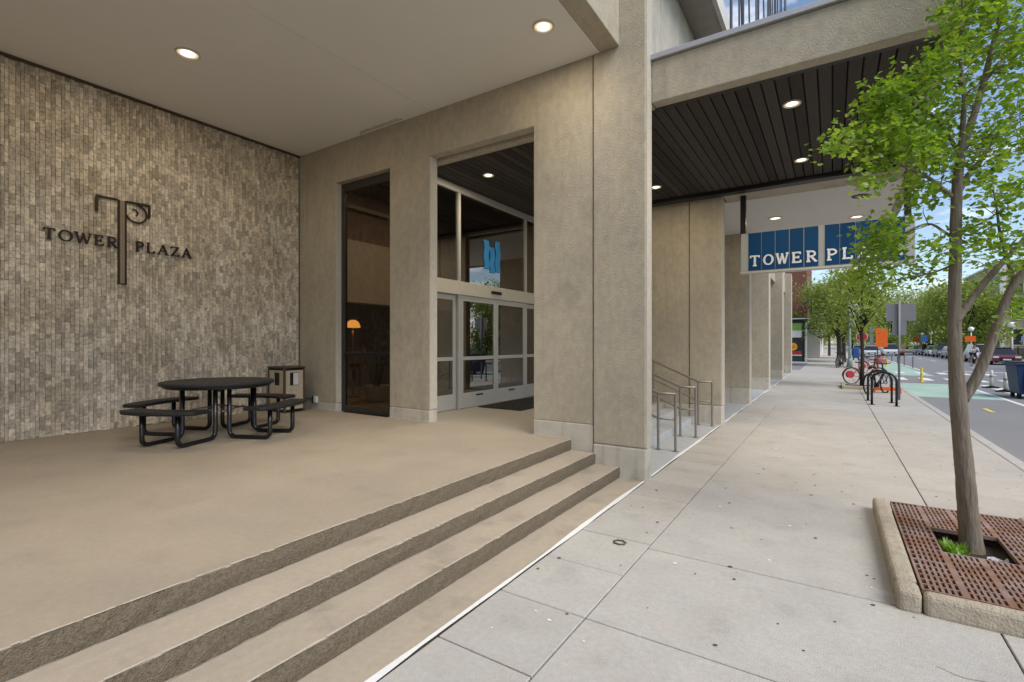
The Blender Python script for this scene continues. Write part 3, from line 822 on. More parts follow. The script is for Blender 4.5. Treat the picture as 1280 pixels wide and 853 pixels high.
# litter bin in the corner
bn = thing('litter_bin', 'stone panelled litter bin with square openings in the plaza corner', 'litter bin', (-8.66, 5.45, PL))
bx0, bx1, by0, by1, bt = -8.92, -8.40, 5.24, 5.66, 1.26
MB().box(bx0+.03, bx1-.03, by0+.03, by1-.03, PL+.01, bt-.03).build('bin_core', BLACKM, bn)
MB().box(bx0+.035, bx1-.035, by0+.006, by0+.029, PL+.06, bt-.35).box(bx0+.035, bx0+.17, by0+.006, by0+.029, bt-.349, bt-.07)\
    .box(bx0+.36, bx1-.035, by0+.006, by0+.029, bt-.349, bt-.07).box(bx0+.171, bx0+.359, by0+.006, by0+.029, bt-.11, bt-.07).build('stone_panel', BINC, bn)
MB().box(bx1-.029, bx1-.006, by0+.035, by1-.035, PL+.06, bt-.35).box(bx1-.029, bx1-.006, by0+.035, by0+.12, bt-.349, bt-.07)\
    .box(bx1-.029, bx1-.006, by0+.30, by1-.035, bt-.349, bt-.07).box(bx1-.029, bx1-.006, by0+.121, by0+.299, bt-.11, bt-.07).build('stone_panel', BINC, bn)
for x in (bx0, bx1-.034):
    for y in (by0, by1-.034):
        MB().box(x, x+.034, y, y+.034, PL, bt-.03).build('corner_post', BINF, bn)
MB().box(bx0-.012, bx1+.012, by0-.012, by1+.012, bt-.029, bt).build('bin_lid', BINF, bn, bevel=.004)
MB().box(bx1-.030, bx1-.018, by0+.20, by0+.298, bt-.34, bt-.12).build('swing_flap', PALE, bn)
ob = thing('wall_socket', 'small grey socket box low on the door wall by the bin', 'socket', (-8.44, 5.94, .6))
MB().box(-8.50, -8.40, 5.895, 5.948, .54, .66).build('socket_box', PALE, ob, bevel=.006)
MB().box(-8.51, -8.475, 5.885, 5.894, .53, .67).build('socket_cover', BLACKM, ob)
tag(MB().tube([(-8.45, 5.93, .62), (-8.6, 5.935, .605), (-8.9, 5.935, .60), (-8.97, 5.92, .6)], .008, 6).build('cable', BTUBE), 'thin dark cable running from the socket to the plaza corner', 'cable')

# ================================================================== HANDRAILS
def rail(y, label):
    t = thing('handrail', label, 'handrail', (-2.05, y, 0), 'steel handrails on the entrance steps')
    y2 = y
    top = [(-2.05, y2, .90), (-2.32, y2, .90), (-3.25, y2, 1.31), (-3.75, y2, 1.31)]
    mid = [(-2.05, y2, .50), (-2.32, y2, .50), (-3.25, y2, .91), (-3.75, y2, .91)]
    MB().tube([(-2.05, y2, .45)]+[], .001, 3) if False else None
    MB().tube(top, .021, 10).build('top_rail', STEEL, t, smooth=True)
    MB().tube(mid, .017, 10).build('mid_rail', STEEL, t, smooth=True)
    for x, z0, z1 in ((-2.05, 0, .9), (-2.32, 0, .9), (-3.25, PL, 1.31), (-3.73, PL, 1.31)):
        MB().tube([(x, y2, z0), (x, y2, z1)], .02, 10).lathe([(.05, z0), (.05, z0+.008)], (x, y2, 0), 12).build('post', STEEL, t, smooth=False)
rail(7.82, 'steel two-bar handrail nearest the tall pillar on the entrance steps')
rail(9.18, 'middle steel two-bar handrail of the entrance steps')
rail(10.62, 'steel two-bar handrail against the far wall of the entrance steps')

# ================================================================== LOBBY THINGS
fl = thing('standing_lamp', 'glowing amber lamp inside the dark lobby behind the tall window', 'lamp', (-9.6, 7.75, PL))
MB().lathe([(.14, 0), (.14, .03), (.015, .04), (.015, 1.72)], (-9.6, 7.75, PL), 16).build('lamp_stand', BINF, fl)
MB().lathe([(.17, 1.66), (.165, 1.70), (.13, 1.79), (.06, 1.84)], (-9.6, 7.75, PL), 20).build('lamp_shade', emit('amber shade', (1.0, .42, .09), .8), fl, smooth=True)
pl_ = bpy.data.lights.new('standing_lamp_light', 'POINT'); pl_.energy = 9; pl_.color = (1, .5, .15); pl_.shadow_soft_size = .08
po_ = bpy.data.objects.new('standing_lamp_light', pl_); COL.objects.link(po_); po_.parent = fl; po_.location = (0, 0, 1.6)
hp = thing('potted_plant', 'tall house plant in pale pot inside the dark lobby', 'plant', (-8.55, 7.55, PL))
MB().lathe([(.20, 0), (.26, .30), (.27, .34), (.23, .34), (.2, .28)], (-8.55, 7.55, PL), 20).build('pot', POT, hp, smooth=False)
m = MB(); lf = MB()
for k in range(16):
    a = random.uniform(0, 2*PI); h = random.uniform(.9, 2.0); rr = random.uniform(.15, .6)
    base = Vector((-8.55+.05*math.cos(a), 7.55+.05*math.sin(a), PL+.3)); tip = Vector((-8.55+rr*math.cos(a), 7.55+rr*math.sin(a), PL+h))
    mid = (base+tip)/2+Vector((0, 0, .15)); m.tube([base, mid, tip], [.014, .010, .006], 5)
    for j in range(14):
        p = mid.lerp(tip, random.random())+Vector([random.gauss(0, .06) for _ in range(3)])
        d = Vector((random.gauss(0, 1), random.gauss(0, 1), random.gauss(-.2, .5))).normalized()*random.uniform(.12, .25)
        s = d.cross(Vector((0, 0, 1))).normalized()*.025
        lf.add([p, p+d*.5+s, p+d, p+d*.5-s], [(0, 1, 2, 3)])
m.build('stem', BARKD, hp); lf.build('foliage', LEAFD, hp)

# ================================================================== TREE PIT, GRATE, GINKGO
tp = thing('tree_pit', 'raised tree pit with rounded concrete kerb at the edge of the pavement', 'tree pit', (.95, 5.0, 0))
def kerbpiece(x0, x1, y0, y1):
    MB().box(x0, x1, y0, y1, -.02, .135).build('kerb_piece', KERB, tp, bevel=.035, seg=3)
kerbpiece(.345, .475, 4.16, 6.22); kerbpiece(.345, .475, 3.965, 4.152)
kerbpiece(.481, 1.32, 3.965, 4.055); kerbpiece(1.328, 2.0, 3.965, 4.055)
kerbpiece(1.40, 1.53, 4.06, 6.22)
MB().box(.476, 1.399, 4.057, 6.15, -.1, .03).build('soil', SOIL, tp)
gr = thing('tree_grate', 'rusty slotted iron tree grate around the ginkgo trunk', 'tree grate', (.93, 5.1, .12))
HX0, HX1, HY0, HY1 = .70, 1.12, 4.87, 5.46
def grate(y0, y1, hy0, hy1):
    g = MB(); zt, zb = .128, .098
    X0, X1 = .482, 1.392
    def bars(xa, xb, ya, yb):
        if xb-xa < .03 or yb-ya < .03: return
        fw = .014
        g.box(xa, xb, ya, ya+fw, zb, zt); g.box(xa, xb, yb-fw, yb, zb, zt)
        g.box(xa, xa+fw, ya+fw, yb-fw, zb, zt-.0005); g.box(xb-fw, xb, ya+fw, yb-fw, zb, zt-.0005)
        n = max(1, round((xb-xa-2*fw)/.030)); p = (xb-xa-2*fw)/n
        for i in range(1, n):
            xc = xa+fw+i*p; g.box(xc-.008, xc+.008, ya+fw, yb-fw, zb+.002, zt-.001)
        mm = max(1, round((yb-ya-2*fw)/.085)); q = (yb-ya-2*fw)/mm
        for i in range(1, mm):
            yc = ya+fw+i*q; g.box(xa+fw, xb-fw, yc-.008, yc+.008, zb+.004, zt-.0018)
    xs = [X0, .70, .91, 1.12, X1]
    for a, b in zip(xs[:-1], xs[1:]):
        if a >= HX0-.001 and b <= HX1+.001:
            bars(a, b, y0, min(hy0, y1)) if hy0 > y0 else None
            bars(a, b, max(hy1, y0), y1) if hy1 < y1 else None
        else:
            ym_ = (y0+y1)/2
            bars(a, b, y0, ym_); bars(a, b, ym_, y1)
    # plain rusty strips between slot fields
    for x in xs[1:-1]:
        for ya, yb in (((y0, y1),) if not (HX0-.001 <= x <= HX1+.001) else ((y0, min(hy0, y1)), (max(hy1, y0), y1))):
            if yb-ya > .03: g.box(x-.020, x+.020, ya+.001, yb-.001, zb+.001, zt+.0006)
    g.build('grate_half', RUST, gr)
grate(4.06, 5.158, HY0, 9)
grate(5.164, 6.14, 0, HY1)
w = thing('weed', 'bright green weed growing in the tree pit beside the trunk', 'weed', (.80, 5.10, .03))
m = MB()
for k in range(90):
    a = random.uniform(0, 2*PI); l = random.uniform(.05, .13); p = Vector((.80+random.gauss(0, .035), 5.08+random.gauss(0, .05), .03))
    d = Vector((math.cos(a)*l*.7, math.sin(a)*l*.7, l)); s = Vector((-math.sin(a), math.cos(a), 0))*.013
    m.add([p, p+d*.6+s, p+d, p+d*.6-s], [(0, 1, 2, 3)])
m.build('weed_leaves', leafmat('weed leaf', (.12, .26, .02), (.2, .36, .04)), w)
lt = MB(); n = 7
pts = [[(.98+.02*i, 5.02+.022*j, .055+random.uniform(0, .035)) for i in range(n)] for j in range(5)]
lt.add([p for r_ in pts for p in r_], [(j*n+i, j*n+i+1, (j+1)*n+i+1, (j+1)*n+i) for j in range(4) for i in range(n-1)])
tag(lt.build('litter', mat('crumpled paper', (.45, .43, .46), .8, var=.2, scale=20)), 'crumpled pale paper litter in the tree pit right of the trunk', 'litter')
rg = MB().tube([(-1.51+.045*math.cos(a*PI/7)*(1+.2*(a % 2)), 3.99+.04*math.sin(a*PI/7)*(1+.2*(a % 2)), .008) for a in range(14)], .006, 6, closed=True)
tag(rg.build('wire_scrap', JOINT), 'small dark ring of scrap wire lying on the pavement slabs', 'scrap')

# --- ginkgo
CC, SS = math.cos(YAW), math.sin(YAW)
F = 613.0
def px(u, v, d):                                # point seen at pixel (u,v) of the photograph at depth d
    r_ = (u-640)/F; k = (429-v)/F
    return Vector(((r_*CC-SS)*d, (r_*SS+CC)*d, 1.7+k*d))
gk = thing('ginkgo_tree', 'young ginkgo street tree with bright green leaves rising from the rusty grate', 'tree', (.93, 5.2, .03))
D0 = 3.93
trunk = [((1217, 700), .115), ((1214, 680), .098), ((1210, 640), .086), ((1206, 590), .078), ((1201, 540), .073), ((1197, 490), .070), ((1194, 440), .058),
         ((1193, 390), .056), ((1194, 330), .052), ((1195, 270), .048), ((1198, 215), .043), ((1207, 175), .036), ((1222, 130), .030), ((1238, 70), .025), ((1252, 10), .021), ((1262, -60), .016), ((1268, -140), .010)]
limbs = {'right': ([(1203, 500), (1222, 470), (1240, 425), (1252, 390), (1268, 355), (1290, 325), (1325, 270), (1350, 200)], [.055, .050, .045, .042, .038, .034, .024, .012], -.25),
         'right2': ([(1195, 402), (1212, 378), (1232, 352), (1255, 326), (1282, 296), (1310, 250)], [.04, .037, .033, .028, .022, .012], .15),
         'upper': ([(1198, 240), (1210, 220), (1226, 200), (1245, 170), (1275, 130)], [.034, .030, .024, .018, .01], .2),
         'twin': ([(1196, 255), (1199, 205), (1203, 165), (1205, 120), (1200, 70), (1203, 10), (1206, -60)], [.034, .032, .028, .02, .016, .012, .008], -.2),
         'left1': ([(1193, 248), (1178, 236), (1160, 222), (1138, 212), (1110, 200), (1080, 190), (1050, 180)], [.024, .020, .017, .014, .010, .007, .004], -.35),
         'left2': ([(1197, 190), (1180, 160), (1160, 140), (1130, 125), (1095, 118)], [.022, .018, .014, .010, .005], -.3),
         'left3': ([(1193, 330), (1175, 338), (1150, 345), (1120, 350), (1085, 360)], [.014, .010, .008, .006, .004], .3),
         'left4': ([(1194, 300), (1180, 290), (1160, 280), (1130, 292), (1100, 310), (1075, 325)], [.018, .014, .012, .010, .007, .004], .2),
         'left5': ([(1210, 120), (1195, 100), (1175, 90), (1145, 85)], [.016, .012, .009, .005], -.3),
         'mid': ([(1196, 290), (1225, 280), (1255, 262), (1280, 255)], [.014, .011, .008, .005], .1),
         'vert': ([(1268, 352), (1258, 320), (1250, 292), (1246, 262), (1240, 230)], [.022, .018, .014, .010, .006], -.1),
         'top': ([(1225, 110), (1250, 80), (1285, 40), (1320, 0)], [.018, .014, .010, .006], .2)}
def smoothpath(P, rs, n=4):
    out, ro = [], []
    for i in range(len(P)-1):
        p0, p1, p2, p3 = P[max(i-1, 0)], P[i], P[i+1], P[min(i+2, len(P)-1)]
        for k in range(n):
            t = k/n
            out.append(.5*((2*p1)+(-p0+p2)*t+(2*p0-5*p1+4*p2-p3)*t*t+(-p0+3*p1-3*p2+p3)*t**3)); ro.append(rs[i]+(rs[i+1]-rs[i])*t)
    return out+[P[-1]], ro+[rs[-1]]
pts = [px(u, v, D0+.02*math.sin(i*1.1)) for i, ((u, v), r_) in enumerate(trunk)]
tpth, trad = smoothpath(pts, [r_ for _, r_ in trunk], 6)
trad = [r_*.78*random.uniform(.97, 1.04) for r_ in trad]
MB().tube(tpth, trad, 20).build('trunk', BARK, gk, smooth=True)
br = MB()
limbpts = list(tpth[40:])
for k, (pp, rs, dd) in limbs.items():
    P = [px(u, v, D0+dd*i/(len(pp)-1)) for i, (u, v) in enumerate(pp)]
    a, b = smoothpath(P, [q*.74 for q in rs], 5)
    br.tube(a, b, 10); limbpts += a[3:]
lv = MB()
def leaf(m, p, s):
    y = Vector((random.gauss(0, 1), random.gauss(0, 1), random.gauss(-.45, .6))).normalized()
    n = Vector((random.gauss(0, .55), random.gauss(0, .55), 1))
    x = y.cross(n)
    if x.length < .05: return
    x.normalize(); n = x.cross(y)
    f = random.uniform(.05, .35)
    A = lambda a, b, c: p+x*a*s+y*b*s+n*c*s
    m.add([A(0, 0, 0), A(-.5, .55, f*.5), A(-.30, .85, f*.35), A(0, .74, 0), A(.30, .85, f*.35), A(.5, .55, f*.5)], [(0, 3, 2, 1), (0, 5, 4, 3)])
def clump(u, v, ru, rv, n, dd=0.0, sd=.20, per=24, sig=.060):
    """n leaves in clumps inside an ellipse round (u,v)"""
    for _ in range(max(1, int(n*1.2)//per)):
        a = random.uniform(0, 2*PI); q = math.sqrt(random.random())
        c = px(u+ru*q*math.cos(a), v+rv*q*math.sin(a), D0+dd+random.gauss(0, sd))
        if random.random() < .5:
            near_ = min(random.sample(limbpts, 60), key=lambda p: (p-c).length)
            md = (near_+c)/2+Vector((random.gauss(0, .03), random.gauss(0, .03), .03))
            br.tube([near_, md, c], [.004, .003, .0015], 4)
        for _ in range(per):
            leaf(lv, c+Vector([random.gauss(0, sig) for _ in range(3)]), random.uniform(.034, .056))
for a in [(1222, 12, 45, 18, 420), (1185, 20, 22, 16, 150), (1262, 40, 22, 35, 280), (1205, 62, 22, 28, 330, -.1), (1160, 88, 26, 13, 240, -.2), (1195, 110, 22, 25, 240),
          (1120, 122, 46, 17, 520, -.2), (1090, 135, 18, 14, 120, -.25), (1058, 176, 25, 9, 170, -.25), (1130, 175, 50, 30, 760, -.2), (1100, 190, 30, 16, 220, -.2), (1165, 150, 28, 22, 260), (1165, 205, 26, 20, 220),
          (1088, 225, 11, 14, 100, -.15), (1150, 238, 26, 22, 230), (1180, 185, 18, 22, 150), (1256, 115, 24, 36, 260), (1245, 185, 36, 30, 320), (1262, 240, 22, 24, 200), (1228, 240, 20, 18, 110),
          (1098, 304, 32, 17, 360, .1), (1118, 280, 18, 12, 90), (1085, 335, 45, 15, 150, .2), (1130, 340, 38, 12, 100, .2), (1078, 358, 26, 16, 100, .25), (1170, 312, 24, 22, 110), (1165, 340, 20, 6, 40),
          (1225, 290, 30, 18, 110), (1262, 300, 25, 22, 190), (1232, 335, 22, 14, 70), (1272, 345, 12, 26, 110), (1262, 375, 12, 26, 70), (1276, 390, 12, 24, 90), (1205, 330, 12, 20, 40),
          (1218, 205, 20, 30, 140), (1278, 80, 16, 36, 120), (1278, 160, 16, 36, 120)]:
    clump(*a)
# the crown goes on above and to the right of the frame
for a in [(1240, -60, 80, 50, 700), (1270, -140, 70, 50, 500), (1330, 60, 50, 80, 600), (1340, 200, 50, 70, 500), (1330, 300, 40, 40, 250), (1190, -60, 40, 40, 250)]:
    clump(*a, 0, .35, 14, .07)
br.build('branches', BARK, gk, smooth=True)
lv.build('crown', LEAF, gk)

# ================================================================== FAR TREES
def far_tree(name, label, cat, h, cr, leafm, seed, n=4200, ls=.17, trunk_r=.12, crown_base=.3, group=None):
    rnd = random.Random(seed)
    t = thing(name, label, cat, (0, 0, 0), group)
    tr = MB(); fo = MB()
    zb = h*crown_base
    top = Vector((rnd.gauss(0, .15), rnd.gauss(0, .15), h*.82))
    tr.tube([(0, 0, -.1), (.03, .02, zb*.5), (0, .05, zb), top*.6+Vector((0, 0, zb*.4)), top], [trunk_r*1.25, trunk_r, trunk_r*.9, trunk_r*.55, trunk_r*.15], 8)
    centres = []
    for k in range(48):
        a = rnd.uniform(0, 2*PI); q = rnd.random()**.5
        zc = rnd.uniform(zb*1.05, h*.95)
        rr = cr*math.sqrt(max(.05, 1-((zc-(zb+h)/2)/((h-zb)*.56))**2))*q
        c = Vector((rr*math.cos(a), rr*math.sin(a), zc))
        centres.append(c)
        if k < 14:
            b0 = Vector((0, 0, zb*rnd.uniform(.85, 1.0)+rnd.random()*max(0, zc-zb)*.45))
            tr.tube([b0, b0.lerp(c, .55)+Vector((0, 0, .12*h*.3)), c], [trunk_r*.5, trunk_r*.28, trunk_r*.07], 6)
    for i in range(n):
        c = centres[i % 48]
        s = cr*.20
        p = c+Vector((rnd.gauss(0, s), rnd.gauss(0, s), rnd.gauss(0, s*.75)))
        d = Vector((rnd.gauss(0, 1), rnd.gauss(0, 1), rnd.gauss(0, .8))).normalized()
        e = d.cross(Vector((rnd.gauss(0, .4), rnd.gauss(0, .4), 1))).normalized()
        w_ = ls*rnd.uniform(.6, 1.3)
        fo.add([p-d*w_*.5, p+e*w_*.35, p+d*w_*.5, p-e*w_*.35], [(0, 1, 2, 3)])
    tr.build('trunk', BARKD, t, smooth=True); fo.build('crown', leafm, t)
    return t
GT = 'trees across the street and further along the pavement'
tA = far_tree('street_tree', 'slim young street tree with thin trunk behind the bike racks', 'tree', 4.9, 1.25, LEAF2, 3, 3000, .12, .06, .45)
tA.location = (.95, 23.0, 0)
tB = far_tree('street_tree', 'taller street tree with dark forked trunk beside the grey street lamp', 'tree', 7.2, 2.3, LEAF2, 5, 7500, .20, .13, .30)
tB.location = (.4, 43.5, 0)
dup(tB, (.9, 52.5, 0), 1.3, 'street tree behind the one beside the grey street lamp', None, 1.05)
dup(tB, (.8, 66, 0), 2.3, 'farthest street tree along the left pavement before the white shopfront', None, 1.15)
tC = far_tree('park_tree', 'broad light green tree behind the parked cars right of the ginkgo trunk', 'tree', 10.5, 4.8, LEAF2, 11, 12000, .36, .22, .12)
tC.location = (15.8, 95, 0)
tD = far_tree('park_tree', 'olive green broad tree behind the parked cars just left of the ginkgo trunk', 'tree', 11.5, 5.2, LEAF3, 17, 12000, .36, .24, .12)
tD.location = (18.5, 118, 0)
GP = 'park trees beyond the parked cars'
lab = 'broad leafy park tree in the distant green belt across the street'
for x, y, rz, s_, src in ((17.5, 122, 1, 1.0, tC), (22, 134, 2, 1.15, tD), (12.0, 150, 3, 1.1, tC), (5.0, 175, 4, 1.05, tD), (33, 92, .5, 1.05, tD), (19, 128, 2.5, 1.1, tC), (-4.5, 190, 1.5, .95, tC), (17, 170, 5, 1.3, tD), (26.5, 68, 5.1, .9, tC), (9, 205, 2, 1.3, tC)):
    dup(src, (x, y, 0), rz, lab, GP, s_)
lab2 = 'leafy tree on the lawn across the street right of the view'
for x, y, rz, s_, src in ((18, 17, 2, .8, tC), (19.5, 30, 4, .8, tD), (18.5, 44, 1, .75, tC), (27, 38, 3, .9, tD)):
    dup(src, (x, y, 0), rz, lab2, 'lawn trees right of the view', s_)

# ================================================================== STREET FURNITURE
def brack(p, q, label):
    P, Q = Vector((*p, 0)), Vector((*q, 0)); t = thing('bike_rack', label, 'bike rack', tuple((P+Q)/2), 'black hoop bike racks')
    w_ = (Q-P).length; d = (Q-P).normalized(); hh = .90; r_ = w_/2*.98
    pts = [P, P+Vector((0, 0, hh-r_*.8))]
    for i in range(1, 12):
        a = PI-PI*i/12; pts.append((P+Q)/2+d*(r_*math.cos(a))+Vector((0, 0, hh-r_*.8+r_*.8*math.sin(a))))
    pts += [Q+Vector((0, 0, hh-r_*.8)), Q]
    MB().tube(pts, .030, 10).build('hoop', BTUBE, t, smooth=True)
    for c in (P, Q): MB().lathe([(.075, .0), (.075, .012)], tuple(c), 12).build('foot_plate', BTUBE, t)
brack((.89, 17.9), (1.42, 17.55), 'black hoop bike rack behind its twin near the bikes')
brack((.92, 16.75), (1.45, 16.65), 'black hoop bike rack closest to the viewer, by the sign post')

sp = thing('sign_post', 'grey steel post carrying two blank backs of traffic signs near the kerb', 'traffic sign', (1.68, 18.6, 0))
MB().tube([(1.68, 18.6, 0), (1.68, 18.6, 2.98)], .032, 10).build('post', GREYS, sp, smooth=True)
MB().box(1.37, 2.08, 18.64, 18.645, 2.36, 2.87).build('sign_plate', GREYS, sp)
MB().box(1.52, 1.86, 18.638, 18.643, 1.93, 2.35).build('sign_plate', GREYS, sp)
MB().box(1.70, 1.80, 18.52, 18.60, 1.32, 1.42).build('bracket', BLACKM, sp)

lp = thing('street_lamp', 'grey street lamp post with a pale banner beside a tree', 'street lamp', (1.05, 42.0, 0))
MB().tube([(1.05, 42, 0), (1.05, 42, 1.0), (1.05, 42, 5.4)], [.11, .085, .06], 12).lathe([(.17, 0), (.15, .5), (.10, .6)], (1.05, 42, 0), 12).build('lamp_post', mat('green grey post', (.25, .30, .29), .5, metal=.3), lp, smooth=True)
MB().tube([(1.05, 42, 5.3), (1.2, 41.95, 5.5), (1.7, 41.8, 5.55)], .04, 8).box(1.5, 1.95, 41.68, 41.86, 5.48, 5.58).build('lamp_arm', GREYS, lp)
MB().box(1.14, 1.68, 41.98, 42.0, 3.55, 4.75).build('banner', PALE, lp)
MB().box(1.14, 1.40, 41.98, 42.0, 2.8, 3.4).build('banner', PALE, lp)

ss = thing('red_sign', 'small red octagonal road sign on a post behind the slim tree', 'traffic sign', (1.7, 41.0, 0))
MB().tube([(1.7, 41, 0), (1.7, 41, 2.5)], .03, 8).build('post', GREYS, ss)
oc = lambda r_: [(1.7+r_*math.cos(R(22.5+45*i)), 2.12+r_*math.sin(R(22.5+45*i))) for i in range(8)]
MB().prism(oc(.34), 'y', 40.955, 40.96).build('sign_border', LETW, ss)
MB().prism(oc(.31), 'y', 40.948, 40.953).build('sign_face', REDP, ss)

og = thing('roadwork_sign', 'orange roadwork board on a green post above the parked bikes', 'traffic sign', (2.25, 32, 0))
MB().tube([(2.0, 32, 0), (2.0, 32, 2.6)], .03, 8).build('post', mat('green post', (.05, .11, .07), .5), og)
MB().box(1.92, 2.42, 31.95, 31.965, 1.5, 2.5).build('board', ORANGE, og)
MB().box(1.66, 1.82, 31.95, 31.965, 1.58, 2.55).build('side_plate', GREYS, og)
bb = thing('roadwork_barrier', 'low orange barrier board lying on the pavement behind the bike racks', 'barrier', (1.6, 21.0, 0))
MB().box(1.15, 1.95, 20.9, 21.05, .08, .20).build('board', ORANGE, bb, bevel=.01)
MB().box(1.15, 1.25, 20.85, 21.1, 0, .079).box(1.85, 1.95, 20.85, 21.1, 0, .079).build('foot', ORANGE, bb)
tp2 = thing('tree_pit', 'low concrete tree pit border under the slim tree behind the bike racks', 'tree pit', (.9, 22.6, 0))
for a in ((.30, 1.5, 21.9, 22.03), (.30, .42, 22.035, 23.8), (1.38, 1.5, 22.035, 23.8)):
    MB().box(*a, -.02, .13).build('kerb_piece', KERB, tp2, bevel=.03)
MB().box(.421, 1.379, 22.035, 23.8, -.02, .05).build('soil', SOIL, tp2)

dm = thing('dumpster', 'dark blue waste dumpster standing in the marked strip by the bike lane', 'dumpster', (5.9, 22.9, -.12))
def taper(x0, x1, y0, y1, z0, z1, e):
    return MB().add([(x0+e, y0+e, z0), (x1-e, y0+e, z0), (x1-e, y1-e, z0), (x0+e, y1-e, z0), (x0, y0, z1), (x1, y0, z1), (x1, y1, z1), (x0, y1, z1)],
                    [(3, 2, 1, 0), (4, 5, 6, 7), (0, 1, 5, 4), (1, 2, 6, 5), (2, 3, 7, 6), (3, 0, 4, 7)])
taper(5.02, 7.0, 22.3, 23.6, .02, .98, .10).build('body', BLUEB, dm, bevel=.02)
MB().box(4.96, 7.06, 22.24, 23.66, .981, 1.05).build('rim', BLUEB, dm, bevel=.02)
MB().box(5.0, 7.02, 22.26, 23.64, 1.051, 1.09).build('lid', BLACKM, dm, bevel=.02)
for x in (5.25, 5.9, 6.55): MB().box(x-.05, x+.05, 22.30, 22.38, .12, .95).build('rib', BLUEB, dm)
for x in (5.15, 6.65):
    for y in (22.6, 23.3): MB().tube([(x-.04, y, -.03), (x+.04, y, -.03)], .095, 12).build('wheel', RUBBER, dm)
MB().box(5.34, 5.62, 22.345, 22.36, .35, .85).build('label_patch', mat('teal patch', (.02, .25, .24), .6), dm)

def delin(x, y, label):
    t = thing('delineator_post', label, 'delineator', (x, y, -.12), 'white delineator posts with black bases')
    MB().tube([(x, y, -.07), (x, y, .50), (x, y, .60)], [.06, .055, .04], 12).build('post', PALE, t, smooth=True)
    m = MB()
    for k in range(4):
        a = k*PI/2+.4; c_, s_ = math.cos(a), math.sin(a)
        m.add([(x-.06*s_, y+.06*c_, -.12), (x+.06*s_, y-.06*c_, -.12), (x+.3*c_+.05*s_, y+.3*s_-.05*c_, -.12), (x+.3*c_-.05*s_, y+.3*s_+.05*c_, -.12),
               (x-.06*s_, y+.06*c_, -.03), (x+.06*s_, y-.06*c_, -.03), (x+.3*c_+.05*s_, y+.3*s_-.05*c_, -.09), (x+.3*c_-.05*s_, y+.3*s_+.05*c_, -.09)],
              [(0, 1, 2, 3), (4, 5, 6, 7), (0, 1, 5, 4), (1, 2, 6, 5), (2, 3, 7, 6), (3, 0, 4, 7)])
    m.build('base', RUBBER, t)
    MB().lathe([(.0605, .30), (.0605, .38)], (x, y, 0), 12).build('reflective_band', GREYS, t)
delin(5.42, 27.3, 'white delineator post with black base farther from the blue dumpster')
delin(5.42, 25.4, 'white delineator post with black base right beside the blue dumpster')
def ypost(x, y, label):
    t = thing('lane_post', label, 'bollard', (x, y, -.12), 'yellow flexible posts along the green bike lane')
    MB().tube([(x, y, -.12), (x, y, .56)], [.055, .045], 12).lathe([(.11, -.12), (.10, -.09)], (x, y, 0), 12).build('post', YELLOW, t, smooth=False)
    MB().lathe([(.0505, .32), (.0495, .38)], (x, y, 0), 12).build('band', LETW, t)
ypost(3.5, 29.6, 'yellow flexible post in the green bike lane by the white crossing bars')
ypost(3.52, 47.5, 'yellow flexible post farther up the green bike lane')
for k in range(5):
    t = thing('lane_post', 'thin grey flexible post in the row beside the far bike lane', 'bollard', (4.95, 46+k*5, -.12), 'grey flexible posts beside the far bike lane')
    MB().tube([(4.95, 46+k*5, -.12), (4.95, 46+k*5, .7)], .05, 8).build('post', GREYS, t)

